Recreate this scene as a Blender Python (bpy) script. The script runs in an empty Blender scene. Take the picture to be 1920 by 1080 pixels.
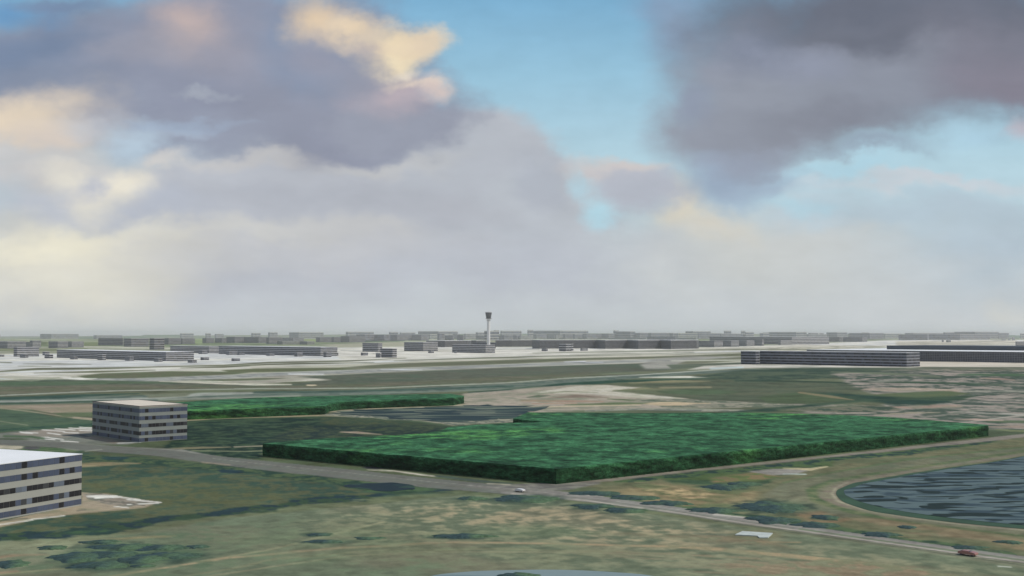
import bpy, math, random
import numpy as np
random.seed(7)
R = math.radians
COL = bpy.context.scene.collection
# ---------------------------------------------------------------- view constants
F = 2140.0            # focal length in pixels of the 1920 wide photograph
HY = 628.0            # row of the horizon
CX = 960.0
H = 50.0              # camera height above the ground in metres
TH = math.atan((HY - 540.0) / F)
CT, ST = math.cos(TH), math.sin(TH)

def px2dir(x, y):
    u = (x - CX) / F; v = (540.0 - y) / F
    return u, CT - v * ST, ST + v * CT
def P(x, y, z=0.0):
    """point where the sight line through photo pixel x, y meets height z"""
    dx, dy, dz = px2dir(x, y)
    t = (z - H) / dz
    return np.array([dx * t, dy * t])
def world2px(X, Y, Z=0.0):
    zz = Z - H
    fw = Y * CT + zz * ST
    up = -Y * ST + zz * CT
    return CX + F * X / fw, 540.0 - F * up / fw

# ---------------------------------------------------------------- colours
def s2l(c):
    c = np.asarray(c, dtype=float) / 255.0
    return np.where(c <= 0.04045, c / 12.92, ((c + 0.055) / 1.055) ** 2.4)
KL = np.array([1.05, 1.05, 1.12])          # radiance per unit albedo on level ground
SIG = 3.4e-5                                     # haze density
VEIL = s2l((172, 182, 178))
def alb(c, d=0.0):
    """surface albedo whose sunlit colour, seen through d metres of air, is the sRGB colour c"""
    L = s2l(c); T = np.exp(-SIG * np.asarray(d, dtype=float))
    if np.ndim(T): T = T[..., None]
    a = (L - VEIL * (1 - T)) / (KL * T)
    return np.clip(a, 0.012, 0.82)

# ---------------------------------------------------------------- helpers
def tag(o, label=None, cat=None, group=None, kind=None):
    if label: o['label'] = label
    if cat: o['category'] = cat
    if group: o['group'] = group
    if kind: o['kind'] = kind
    return o
def empty(name, loc):
    o = bpy.data.objects.new(name, None); COL.objects.link(o); o.location = loc
    o.empty_display_size = 1
    return o
def mesh_obj(name, verts, faces, mats, parent=None, loc=(0, 0, 0), fmat=None, fcol=None, vcol=None, smooth=False):
    me = bpy.data.meshes.new(name)
    me.from_pydata([tuple(map(float, v)) for v in verts], [], [tuple(f) for f in faces])
    if not isinstance(mats, (list, tuple)): mats = [mats]
    for m in mats: me.materials.append(m)
    if fmat is not None: me.polygons.foreach_set('material_index', fmat)
    if fcol is not None:
        at = me.color_attributes.new('col', 'FLOAT_COLOR', 'CORNER')
        arr = []
        for f, c in zip(faces, fcol): arr.extend(list(c[:3]) + [1.0] if True else 0 for _ in ()) if False else arr.extend((c[0], c[1], c[2], 1.0) * len(f))
        at.data.foreach_set('color', arr)
    if vcol is not None:
        at = me.color_attributes.new('col', 'FLOAT_COLOR', 'POINT')
        at.data.foreach_set('color', np.asarray(vcol, dtype=np.float32).ravel())
    if smooth: me.polygons.foreach_set('use_smooth', [True] * len(me.polygons))
    me.update()
    o = bpy.data.objects.new(name, me); COL.objects.link(o); o.location = loc
    if parent is not None: o.parent = parent
    return o
def np_mesh(name, V, Q, mats, vcol=None, smooth=True, parent=None, loc=(0, 0, 0)):
    """mesh from numpy arrays: V (n,3), Q (m,4) quads"""
    me = bpy.data.meshes.new(name)
    n, m = len(V), len(Q)
    me.vertices.add(n); me.vertices.foreach_set('co', np.asarray(V, dtype=np.float32).ravel())
    me.loops.add(m * 4); me.loops.foreach_set('vertex_index', np.asarray(Q, dtype=np.int32).ravel())
    me.polygons.add(m); me.polygons.foreach_set('loop_start', np.arange(m, dtype=np.int32) * 4)
    if smooth: me.polygons.foreach_set('use_smooth', np.ones(m, dtype=bool))
    if vcol is not None:
        at = me.color_attributes.new('col', 'FLOAT_COLOR', 'POINT')
        at.data.foreach_set('color', np.asarray(vcol, dtype=np.float32).ravel())
    me.materials.append(mats)
    me.update(calc_edges=True); me.validate()
    o = bpy.data.objects.new(name, me); COL.objects.link(o); o.location = loc
    if parent is not None: o.parent = parent
    return o

# value noise in numpy
def _hash(ix, iy, seed):
    h = (ix.astype(np.int64) * 374761393 + iy.astype(np.int64) * 668265263 + seed * 1442695041) & 0xFFFFFFFF
    h = ((h ^ (h >> 13)) * 1274126177) & 0xFFFFFFFF
    return ((h ^ (h >> 16)) & 0xFFFF) / 65535.0
def vnoise(x, y, seed=0):
    ix, iy = np.floor(x), np.floor(y)
    fx, fy = x - ix, y - iy
    fx = fx * fx * (3 - 2 * fx); fy = fy * fy * (3 - 2 * fy)
    a = _hash(ix, iy, seed); b = _hash(ix + 1, iy, seed); c = _hash(ix, iy + 1, seed); d = _hash(ix + 1, iy + 1, seed)
    return (a * (1 - fx) + b * fx) * (1 - fy) + (c * (1 - fx) + d * fx) * fy
def fbm(x, y, scale, seed=0, octs=4, gain=0.5):
    s = 0; a = 1; t = 0
    ca, sa = math.cos(0.6), math.sin(0.6)
    for k in range(octs):
        f = (2.03 ** k) / scale
        s = s + a * vnoise((x * ca - y * sa) * f, (x * sa + y * ca) * f, seed + 17 * k); t += a; a *= gain
    return s / t
def sstep(e0, e1, x):
    t = np.clip((x - e0) / (e1 - e0), 0, 1); return t * t * (3 - 2 * t)

# ---------------------------------------------------------------- materials
def new_mat(name):
    m = bpy.data.materials.new(name); m.use_nodes = True
    nt = m.node_tree; b = nt.nodes['Principled BSDF']
    return m, nt, b
def N(nt, typ, **kw):
    n = nt.nodes.new(typ)
    for k, v in kw.items(): setattr(n, k, v)
    return n
def flat_mat(name, col, rough=0.8, var=0.12, scale=0.5, spec=0.3, metallic=0.0):
    """base colour with weathering noise"""
    m, nt, b = new_mat(name)
    geo = N(nt, 'ShaderNodeTexCoord')
    no = N(nt, 'ShaderNodeTexNoise'); no.inputs['Scale'].default_value = scale; no.inputs['Detail'].default_value = 5
    nt.links.new(geo.outputs['Object'], no.inputs['Vector'])
    mr = N(nt, 'ShaderNodeMapRange'); mr.inputs['From Min'].default_value = 0.3; mr.inputs['From Max'].default_value = 0.7
    mr.inputs['To Min'].default_value = 1 - var; mr.inputs['To Max'].default_value = 1 + var
    nt.links.new(no.outputs['Fac'], mr.inputs['Value'])
    vm = N(nt, 'ShaderNodeVectorMath', operation='SCALE'); vm.inputs[0].default_value = tuple(col)
    nt.links.new(mr.outputs['Result'], vm.inputs['Scale'])
    nt.links.new(vm.outputs['Vector'], b.inputs['Base Color'])
    b.inputs['Roughness'].default_value = rough; b.inputs['Specular IOR Level'].default_value = spec; b.inputs['Metallic'].default_value = metallic
    return m
def attr_mat(name, rough=0.9, spec=0.1, nscale=0.12, var=0.25, var2=0.12, nscale2=0.9, bump=0.0):
    """albedo from the mesh's colour attribute times fine procedural mottling"""
    m, nt, b = new_mat(name)
    at = N(nt, 'ShaderNodeAttribute', attribute_name='col')
    geo = N(nt, 'ShaderNodeTexCoord')
    cur = at.outputs['Color']
    for sc, v in ((nscale, var), (nscale2, var2)):
        if v <= 0: continue
        no = N(nt, 'ShaderNodeTexNoise'); no.inputs['Scale'].default_value = sc; no.inputs['Detail'].default_value = 4; no.inputs['Roughness'].default_value = 0.6
        nt.links.new(geo.outputs['Object'], no.inputs['Vector'])
        mr = N(nt, 'ShaderNodeMapRange'); mr.inputs['From Min'].default_value = 0.3; mr.inputs['From Max'].default_value = 0.7
        mr.inputs['To Min'].default_value = 1 - v; mr.inputs['To Max'].default_value = 1 + v
        nt.links.new(no.outputs['Fac'], mr.inputs['Value'])
        vm = N(nt, 'ShaderNodeVectorMath', operation='SCALE')
        nt.links.new(cur, vm.inputs[0]); nt.links.new(mr.outputs['Result'], vm.inputs['Scale'])
        cur = vm.outputs['Vector']
    nt.links.new(cur, b.inputs['Base Color'])
    b.inputs['Roughness'].default_value = rough; b.inputs['Specular IOR Level'].default_value = spec
    if bump > 0:
        no = N(nt, 'ShaderNodeTexNoise'); no.inputs['Scale'].default_value = 0.5; no.inputs['Detail'].default_value = 6
        nt.links.new(geo.outputs['Object'], no.inputs['Vector'])
        bp = N(nt, 'ShaderNodeBump'); bp.inputs['Strength'].default_value = bump; bp.inputs['Distance'].default_value = 1.0
        nt.links.new(no.outputs['Fac'], bp.inputs['Height']); nt.links.new(bp.outputs['Normal'], b.inputs['Normal'])
    return m

# ================================================================= GROUND
# ---- sampling grid (polar, densest where the view is; closed all the way round)
s_in = np.arange(-230, 2152, 2.0)
az_in = np.arctan((s_in - CX) / F)
az_out = np.linspace(az_in[-1], 2 * math.pi + az_in[0], 48)[1:-1]
AZ = np.concatenate([az_in, az_out]); NA = len(AZ)
dys = np.concatenate([[1.75, 2.0, 2.3, 2.7, 3.1], np.arange(3.5, 75, 0.5), np.arange(75, 220, 1.0), np.arange(220, 476, 1.5), np.geomspace(480, 30000, 22)])
RR = F * H / dys; NR = len(RR)
A2, R2 = np.meshgrid(AZ, RR)            # rows = radius
GX = R2 * np.sin(A2); GY = R2 * np.cos(A2)
inview = np.broadcast_to((np.arange(NA) < len(az_in))[None, :], GX.shape)
front = np.where(inview & (R2 < 1e9), True, False)
fw = GY * CT - H * ST
ok = front & (GY > 60)
PX = np.where(ok, CX + F * GX / np.where(fw > 1, fw, 1), 960 + 700 * np.sin(GX / 400.0))
PY = np.where(ok, world2px(GX, np.where(GY > 1, GY, 1))[1], HY + np.clip(F * H / R2, 1.7, 440))
X, Y = GX.ravel(), GY.ravel(); px, py = PX.ravel(), PY.ravel(); dist = np.hypot(R2.ravel(), H)

n3 = fbm(X, Y, 3.5, 1, 4); n9 = fbm(X, Y, 10, 2, 4); n30 = fbm(X, Y, 34, 3, 5); n120 = fbm(X, Y, 130, 4, 4); n600 = fbm(X, Y, 700, 5, 4); n2k = fbm(X, Y, 2600, 6, 4)
# noise whose grain grows with distance, so that it never falls under a pixel
_w1 = sstep(420, 1000, dist); _w2 = sstep(1000, 2200, dist); _w3 = sstep(3500, 8000, dist)
nfine = n3 * (1 - _w1) + n9 * _w1; nfine = nfine * (1 - _w2) + n30 * _w2; nfine = nfine * (1 - _w3) + n120 * _w3
nmid = n9 * (1 - _w1) + n30 * _w1; nmid = nmid * (1 - _w2) + n120 * _w2; nmid = nmid * (1 - _w3) + n600 * _w3
nbig = n30 * (1 - _w2) + n120 * _w2; nbig = nbig * (1 - _w3) + n600 * _w3

def widen(n, k): return np.clip((n - 0.5) * k + 0.5, -0.2, 1.2)
nfine, nmid, nbig = widen(nfine, 1.7), widen(nmid, 1.6), widen(nbig, 1.6)
n3w, n9w = widen(n3, 1.7), widen(n9, 1.7)
KX = 0.35
def seg_dist(qx, qy, pts, closed):
    d = np.full(qx.shape, 1e9); inside = np.zeros(qx.shape, dtype=bool)
    n = len(pts); rng = range(n) if closed else range(n - 1)
    tpar = np.zeros(qx.shape)
    for i in rng:
        x0, y0 = pts[i]; x1, y1 = pts[(i + 1) % n]
        ax, ay = (x1 - x0) * KX, y1 - y0
        bx, by = (qx - x0) * KX, qy - y0
        t = np.clip((bx * ax + by * ay) / (ax * ax + ay * ay + 1e-9), 0, 1)
        dd = np.hypot(bx - t * ax, by - t * ay)
        upd = dd < d; d = np.where(upd, dd, d); tpar = np.where(upd, i + t, tpar)
        if closed:
            c = ((y0 > qy) != (y1 > qy)) & (qx < (x1 - x0) * (qy - y0) / (y1 - y0 + 1e-12) + x0)
            inside ^= c
    if closed: d = np.where(inside, d, -d)
    return d, tpar
RGB = np.zeros((len(X), 3))
def put(idx, m, c):
    RGB[idx] = RGB[idx] * (1 - m[:, None]) + c * m[:, None]
def shade(idx, c1, c2, nz, k):
    """blend of two surface colours by noise: k = sharpness"""
    t = np.clip((nz[idx] - 0.5) * k + 0.5, 0, 1)[:, None]
    return np.array(c1)[None] * (1 - t) + np.array(c2)[None] * t
def poly(pts, c1, c2=None, soft=1.5, wob=0.0, nz=None, k=4.0, alpha=1.0):
    xs = [p[0] for p in pts]; ys = [p[1] for p in pts]
    mg = soft + wob + 1
    idx = np.nonzero((px > min(xs) - mg * 3) & (px < max(xs) + mg * 3) & (py > min(ys) - mg) & (py < max(ys) + mg))[0]
    if not len(idx): return
    w = (nmid[idx] - 0.5) * 2 * wob if wob else 0
    w2 = (nfine[idx] - 0.5) * 2 * wob * 2.2 if wob else 0
    d, _ = seg_dist(px[idx] + w2, py[idx] + w, pts, True)
    m = sstep(-soft, soft, d) * alpha
    nzz = nfine if nz is None else nz
    put(idx, m, shade(idx, c1, c2 if c2 is not None else c1, nzz, k))
def line(pts, w, c1, c2=None, soft=1.0, wob=0.0, nz=None, k=4.0, alpha=1.0):
    """w: half width in rows, a number or one per point"""
    xs = [p[0] for p in pts]; ys = [p[1] for p in pts]
    ww = np.array([w] * len(pts), dtype=float) if np.isscalar(w) else np.array(w, dtype=float)
    mg = ww.max() + soft + wob + 1
    idx = np.nonzero((px > min(xs) - mg * 3) & (px < max(xs) + mg * 3) & (py > min(ys) - mg) & (py < max(ys) + mg))[0]
    if not len(idx): return
    wv = (nmid[idx] - 0.5) * 2 * wob if wob else 0
    w2 = (nfine[idx] - 0.5) * 2 * wob * 2.2 if wob else 0
    d, t = seg_dist(px[idx] + w2, py[idx] + wv, pts, False)
    m = sstep(-soft, soft, np.interp(t, np.arange(len(pts)), ww) - d) * alpha
    nzz = nfine if nz is None else nz
    put(idx, m, shade(idx, c1, c2 if c2 is not None else c1, nzz, k))
def ell(cx, cy, rx, ry, c1, c2=None, soft=0.25, wob=0.0, nz=None, k=4.0, alpha=1.0):
    idx = np.nonzero((abs(px - cx) < rx * 1.6) & (abs(py - cy) < ry * 1.6))[0]
    if not len(idx): return
    r = np.hypot((px[idx] - cx) / rx, (py[idx] - cy) / ry) + (nfine[idx] - 0.5) * wob
    m = sstep(1 + soft, 1 - soft, r) * alpha
    put(idx, m, shade(idx, c1, c2 if c2 is not None else c1, nfine if nz is None else nz, k))

# ---- base by depth
keys = [(628, (150, 160, 150)), (634, (138, 150, 132)), (642, (132, 144, 120)), (652, (136, 144, 124)), (664, (150, 152, 138)), (690, (112, 118, 98)), (720, (100, 108, 86)), (760, (98, 104, 84)), (800, (80, 94, 74)), (860, (86, 98, 74)), (930, (94, 104, 80)), (985, (106, 113, 88)), (1040, (116, 121, 101)), (1100, (118, 123, 104))]
ky = [k[0] for k in keys]
for c in range(3): RGB[:, c] = np.interp(py, ky, [k[1][c] for k in keys])
RGB *= (1 + (nbig - 0.5)[:, None] * 0.25)
# distant fields
A = np.arange(len(X))
far = py < 662
t = np.clip((n600 - 0.5) * 5 + 0.5, 0, 1)[:, None]; fm = (sstep(666, 650, py))[:, None] * 0.6
RGB = RGB * (1 - fm) + (np.array((118, 134, 108)) * (1 - t) + np.array((152, 156, 142)) * t) * fm

CREAM = (200, 199, 192); PALE = (198, 202, 205); OLIVE = (108, 112, 92); GREEN = (92, 103, 82); TAXI = (146, 148, 142)
# far pale strips
line([(158, 650), (260, 652), (400, 655)], 1.2, (176, 178, 166))
line([(-60, 656), (120, 656), (160, 655)], 2.2, (122, 130, 106))
poly([(600, 646), (760, 641), (900, 640), (1000, 643), (1000, 650), (760, 651), (640, 652)], (168, 168, 154), (150, 154, 136), soft=1.2)
line([(680, 639.5), (755, 638)], 1.6, (78, 108, 82))
ell(600, 637, 30, 4.5, (142, 156, 120)); ell(374, 640, 9, 6, (138, 154, 120))
poly([(60, 640), (90, 641), (90, 648), (60, 650)], (112, 124, 100)); poly([(130, 642), (186, 641), (186, 648), (130, 650)], (126, 138, 108), (112, 124, 96))
# the apron
poly([(-200, 666), (0, 664), (105, 663), (250, 658), (365, 660), (420, 656), (633, 652), (760, 650), (1000, 651), (1306, 652), (1420, 648), (1500, 645), (1600, 641), (1660, 638), (1740, 637), (2200, 637),
      (2200, 652), (1900, 650), (1600, 652), (1440, 662), (1200, 664), (960, 672), (720, 680), (480, 692), (200, 706), (0, 706), (-200, 712)], PALE, (200, 200, 194), soft=1.5, nz=n120)
poly([(620, 654), (760, 652), (1010, 656), (1310, 655), (1310, 660), (1100, 664), (900, 668), (640, 676)], (198, 197, 188), (206, 205, 200), nz=n120)
line([(700, 663), (820, 655), (1010, 655)], 0.5, (160, 162, 154)); line([(640, 657), (720, 659)], 0.6, (150, 152, 146))
poly([(1306, 652), (1400, 650), (1500, 646), (1600, 648), (1600, 654), (1400, 657), (1306, 655)], (182, 182, 172), (196, 194, 186), nz=n120)
poly([(1680, 640), (1905, 638), (1905, 647), (1680, 649)], (172, 172, 160), (186, 184, 174), nz=n120)
line([(1560, 656), (1700, 652), (2000, 650)], 0.8, (206, 204, 194))
poly([(1440, 652), (1600, 648), (1680, 648), (1600, 656), (1440, 659)], (158, 160, 146), (186, 184, 172), soft=1.2)
# right-hand far olive/grey runway streaks
line([(1000, 662), (1180, 659), (1400, 655), (1540, 655)], [0.5, 1.2, 1.5, 0.8], (134, 138, 122))
line([(1070, 665), (1180, 663.5), (1300, 661)], [0.4, 1.2, 0.4], (124, 130, 112))
line([(-20, 679), (20, 680)], 0.8, OLIVE); line([(45, 682.5), (110, 682.6), (170, 683.5)], [0.3, 1.1, 0.3], (122, 124, 108)); line([(35, 686.5), (60, 686.7), (95, 687)], [0.3, 0.9, 0.3], (128, 130, 116))
line([(-40, 699), (70, 692), (180, 691), (290, 688), (420, 685), (500, 680), (650, 677), (760, 672)], [0.8, 2.0, 1.8, 0.8, 1.2, 1.4, 1.2, 0.6], OLIVE)
line([(-40, 703), (100, 698), (300, 693), (480, 685), (640, 680), (800, 671), (960, 666)], 0.9, CREAM)
line([(65, 699.5), (180, 697), (290, 694)], [0.3, 1.8, 0.4], OLIVE); line([(340, 690), (420, 688), (500, 683.5), (560, 682), (700, 679.8)], [0.4, 1.5, 1.2, 1.4, 0.4], (104, 108, 88))
line([(740, 676.5), (830, 673.5), (960, 670), (1010, 668), (1200, 663.5)], [0.4, 1.0, 1.4, 1.0, 1.0], (116, 120, 104))
poly([(-60, 706), (110, 703), (160, 701), (320, 695), (470, 691), (470, 686), (640, 684), (800, 676), (960, 672), (1100, 668), (1240, 664), (1400, 660), (1400, 680), (1240, 690), (960, 702), (480, 718), (200, 714), (0, 716)], (172, 172, 160), (192, 190, 180), soft=1.2, nz=n120)
line([(-60, 702), (0, 702), (70, 705), (130, 707)], 1.5, CREAM)
poly([(145, 705), (190, 700), (320, 696), (420, 697), (470, 698), (440, 702), (300, 708), (215, 711), (160, 709)], OLIVE, (92, 104, 78))
poly([(415, 694), (480, 691), (560, 690), (640, 689.5), (700, 692), (640, 694), (560, 697), (480, 698), (430, 698)], (106, 110, 88), (94, 104, 76))
poly([(640, 689), (720, 683), (800, 679.5), (960, 674.5), (1070, 671.5), (1200, 669), (1300, 666), (1440, 660), (1480, 664), (1380, 668), (1240, 672), (1100, 675), (960, 682), (850, 686), (760, 689), (700, 691)], (112, 116, 98), (100, 107, 86))
line([(1000, 666.5), (1180, 664), (1290, 660)], 0.6, CREAM)
# taxiway band
line([(180, 711), (260, 712.5), (400, 708), (560, 700), (760, 693), (960, 685), (1200, 677), (1440, 669)], [1.5, 3.5, 3.6, 3.4, 3.0, 2.6, 2.4, 1.8], (142, 147, 146), (156, 158, 154), soft=1.3)
poly([(480, 708), (560, 702), (600, 704), (590, 709), (520, 718), (480, 720), (420, 716)], (160, 158, 148))
line([(543, 701.5), (605, 701.8)], 0.9, (206, 210, 214)); line([(715, 692.8), (755, 693), (790, 693.6)], [0.4, 1.0, 0.5], (196, 202, 208)); line([(1060, 678.5), (1096, 677.6)], 0.8, (200, 205, 216)); line([(1100, 680), (1130, 679)], 0.6, (190, 194, 206))
line([(960, 688.5), (1100, 683), (1240, 677)], 0.7, (182, 184, 178)); line([(120, 709), (150, 710.5), (180, 710)], [0.6, 1.6, 0.5], (214, 216, 214)); line([(-40, 710), (0, 710.5), (24, 711.5)], [2.2, 2, 0.5], (196, 202, 202))
# big infield
poly([(-200, 714), (0, 713.5), (40, 712), (120, 711.5), (200, 714), (300, 716), (480, 722), (545, 720), (620, 712), (560, 706.5), (700, 699.5), (960, 688.5), (1240, 680), (1290, 690), (1250, 694), (1100, 702), (960, 714), (720, 725.5), (480, 728), (240, 731), (0, 740), (-200, 748)], (98, 104, 92), (86, 97, 85), soft=1.3, wob=0.6, nz=nmid)
poly([(-200, 726), (0, 726), (200, 721), (480, 724), (720, 718), (960, 705), (1160, 696), (1100, 702), (960, 714), (720, 725), (480, 728), (240, 731), (0, 740), (-200, 746)], (112, 110, 94), (102, 104, 84), soft=3, nz=nmid, alpha=0.8)
poly([(-200, 719), (0, 716), (250, 714), (330, 718), (100, 722), (-200, 728)], (82, 106, 80), soft=2.5, alpha=0.7)
line([(300, 715), (400, 718.5), (480, 721), (545, 721)], [0.4, 1.4, 1.8, 0.8], (206, 202, 190)); ell(584, 722.3, 10, 1.4, (205, 190, 165))
poly([(340, 712.5), (420, 711), (480, 709), (545, 709), (500, 712), (420, 714.5)], (100, 108, 86), soft=0.8)
line([(-60, 703), (0, 712), (60, 714), (110, 708)], 0.6, (150, 156, 134))
# infield right part and connector
poly([(1200, 684), (1230, 672), (1300, 668), (1360, 668), (1300, 680), (1270, 691), (1210, 692)], (144, 146, 142), (152, 152, 146), soft=2)
poly([(1290, 676), (1400, 668), (1440, 665), (1440, 672), (1400, 676), (1290, 683), (1270, 682)], (116, 120, 102), soft=1.2)
line([(1260, 676.5), (1340, 675.5), (1400, 675)], 1.0, (186, 188, 178)); line([(1270, 664), (1400, 660.5)], 1.2, (158, 160, 148))
poly([(1250, 684), (1400, 679), (1400, 684), (1260, 692)], (96, 106, 92), soft=1.2)
# apron around the right-hand long block
poly([(1290, 693), (1320, 686), (1390, 683), (1560, 684), (1720, 686), (1730, 688), (1700, 691), (1440, 690), (1380, 691)], (186, 186, 178), (200, 196, 190), soft=1.2)
line([(1335, 691), (1390, 689)], 1.6, (190, 204, 208))
poly([(1722, 678), (2200, 680), (2200, 689), (1722, 688)], (208, 202, 188), (198, 190, 180), soft=1.0)
line([(1500, 690), (1720, 690), (1960, 690.5), (2100, 691)], 0.8, (102, 112, 98))
# perimeter road and dark verges
line([(-200, 760), (0, 753), (300, 746), (480, 740), (720, 735), (960, 723), (1160, 708), (1300, 699), (1440, 692)], [7, 6.5, 6, 5, 5, 4.5, 4, 3, 1.5], (90, 108, 100), (104, 116, 108), soft=1.5)
line([(-200, 757), (0, 747), (130, 743), (260, 738)], [2.6, 2.6, 3, 0.6], (58, 82, 74), wob=0.8)
line([(-200, 751), (0, 742), (130, 736), (240, 732.5), (480, 729), (700, 728), (960, 717.5), (1060, 709.5), (1200, 703), (1380, 691)], 0.8, (176, 180, 170))
line([(-200, 762), (0, 753), (180, 750), (300, 746), (380, 739), (470, 737)], [1.2, 1.5, 1.6, 2.0, 3.0, 1.6], (150, 156, 150)); line([(300, 749), (480, 745), (560, 742)], 1.6, (138, 144, 134))
poly([(270, 739), (360, 737), (350, 743), (280, 746)], (116, 122, 104), soft=1.5)
line([(-60, 759), (0, 757), (90, 755), (210, 751)], 1.4, (66, 88, 74)); line([(480, 735), (600, 735), (760, 731), (960, 724)], 1.2, (64, 88, 80))
line([(640, 738.5), (760, 735.5), (860, 733), (960, 729), (1100, 717)], 1.0, (122, 134, 124))
line([(880, 736), (960, 731), (1060, 721), (1160, 715), (1260, 712), (1340, 709)], [1.0, 2.2, 2.8, 2.4, 1.4, 0.6], (52, 80, 68), wob=0.6)
line([(1200, 707.5), (1290, 706.8), (1340, 707.5)], [0.5, 1.8, 0.4], (214, 214, 206))
poly([(1300, 706), (1390, 694), (1480, 690.5), (1700, 691), (1700, 700), (1560, 708), (1440, 714), (1330, 709)], (62, 82, 72), (84, 96, 80), soft=2, wob=1.5, nz=nfine*.5+nmid*.5)
# left fields
poly([(-200, 762), (0, 760), (180, 757), (182, 778), (100, 775), (60, 768), (0, 766), (-200, 768)], (158, 146, 132), (140, 132, 114), soft=1.5, nz=nmid)
poly([(-200, 770), (0, 766), (60, 770), (100, 782), (180, 788), (180, 795), (60, 804), (0, 805), (-200, 812)], (76, 98, 82), (86, 104, 82), soft=2, nz=nmid)
line([(-60, 762), (0, 765), (60, 772), (150, 785), (180, 788)], 1.0, (144, 140, 120)); line([(0, 790), (50, 797)], 0.9, (120, 130, 108))
poly([(100, 774), (180, 773), (180, 780), (120, 782)], (96, 110, 84)); line([(140, 783), (180, 786)], 1.6, (160, 150, 132))
line([(-200, 819), (0, 807), (60, 803), (180, 796)], 3.2, (56, 82, 70), (66, 92, 74), wob=1.5)
# mid meadow behind building and between the woods
poly([(345, 790), (420, 786), (600, 780), (760, 790), (845, 800), (820, 815), (600, 828), (490, 838), (490, 862), (330, 850), (300, 840), (340, 812)], (40, 60, 54), (62, 80, 62), soft=2.5, wob=3, nz=nfine*.6+nmid*.4, k=4.5)
poly([(600, 782), (700, 786), (835, 799), (800, 806), (700, 806), (600, 794)], (78, 88, 66), (58, 74, 60), soft=2.5, wob=2, nz=nfine, k=5)
poly([(560, 798), (760, 796), (830, 800), (800, 814), (640, 822), (500, 825)], (46, 62, 60), (66, 78, 60), soft=2.5, wob=3, nz=nfine, k=5)
line([(640, 810), (670, 811), (715, 815)], [0.8, 2.2, 0.6], (156, 142, 126), wob=0.6)
line([(353, 787), (420, 784), (610, 779), (700, 782), (780, 787), (850, 797)], [2.4, 1.0, 1.6, 1.0, 0.8, 0.6], (150, 140, 116), wob=0.5)
line([(440, 838), (494, 836)], 0.8, (170, 160, 140)); line([(360, 845), (460, 846.5), (500, 845)], 0.8, (134, 140, 112))
line([(300, 842), (380, 839), (430, 838)], [1.0, 2.0, 0.8], (128, 124, 100), wob=1)
# lagoon shore and sand flats
poly([(600, 779), (640, 769), (800, 763), (880, 757), (960, 760), (1060, 762), (1000, 782), (962, 792), (850, 797), (780, 789)], (96, 108, 100), (148, 146, 132), soft=1.5, wob=2, nz=nfine, k=6)
line([(620, 772), (700, 766), (860, 759), (960, 756)], 1.0, (176, 166, 146))
poly([(868, 738), (960, 730), (1060, 722), (1140, 722), (1210, 727), (1150, 734), (1250, 744), (1340, 751), (1440, 755), (1440, 762), (1260, 766), (1100, 770), (1000, 775), (960, 783), (940, 770), (880, 760), (868, 757)], (172, 163, 151), (140, 138, 124), soft=1.6, wob=1.5, nz=nfine*.5+nmid*.5, k=5)
poly([(1000, 736), (1080, 724), (1140, 722.5), (1200, 728), (1140, 734), (1250, 743), (1290, 748), (1200, 746), (1100, 738), (1040, 738)], (202, 199, 188), (178, 174, 160), soft=1.4, wob=0.8, nz=nfine)
line([(1150, 732), (1220, 728), (1270, 729)], [0.5, 2, 0.5], (132, 132, 104)); line([(990, 740), (1060, 734), (1120, 736)], [1.2, 1.2, 0.4], (146, 150, 130))
line([(1030, 746), (1080, 743), (1140, 745)], [0.6, 3.2, 0.6], (134, 122, 110), wob=0.5); line([(990, 745), (1010, 743), (1030, 742)], [0.8, 2.4, 0.4], (98, 110, 92))
line([(1140, 748), (1180, 750), (1250, 752)], [0.6, 1.6, 0.6], (98, 112, 84)); line([(1060, 759), (1160, 757), (1230, 756)], [0.6, 2.4, 0.6], (102, 116, 86), wob=0.5); line([(1000, 757), (1080, 756)], 1.0, (168, 144, 128))
line([(980, 751), (1060, 752), (1130, 753)], [1.6, 2, 1], (166, 142, 126), (146, 132, 112)); line([(980, 764), (1060, 762), (1200, 759)], 0.8, (196, 182, 156))
poly([(1170, 748), (1330, 749), (1500, 757), (1640, 760), (1500, 764), (1240, 764), (1240, 758)], (150, 148, 134), (96, 106, 92), soft=1.5, wob=1.5, k=6)
ell(1255, 757, 44, 3.5, (196, 178, 150)); line([(1220, 757), (1330, 756)], 0.8, (190, 172, 146))
line([(1100, 771), (1200, 767), (1320, 769), (1440, 770)], [1.2, 2, 2.4, 1.2], (112, 120, 112), (150, 150, 138), wob=1.2, k=7)
# olive farmland, centre right
poly([(1200, 719), (1320, 711), (1480, 716), (1640, 716), (1690, 718), (1640, 734), (1500, 739), (1440, 742), (1560, 748), (1480, 757), (1340, 750), (1230, 741), (1290, 731), (1220, 728)], (85, 96, 80), (96, 102, 84), soft=2, wob=1, nz=nmid)
line([(1180, 718), (1260, 715), (1330, 715)], [0.6, 2.4, 0.6], (136, 132, 104)); line([(1240, 727), (1330, 726)], 1.6, (134, 130, 106)); ell(1310, 735, 70, 5, (86, 104, 80), wob=0.4)
poly([(1420, 744), (1500, 735), (1560, 742), (1600, 750), (1520, 756), (1440, 756)], (82, 98, 74), soft=2, wob=1)
line([(1380, 714), (1500, 715), (1620, 719), (1700, 720)], 1.1, (52, 74, 62)); 
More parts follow.
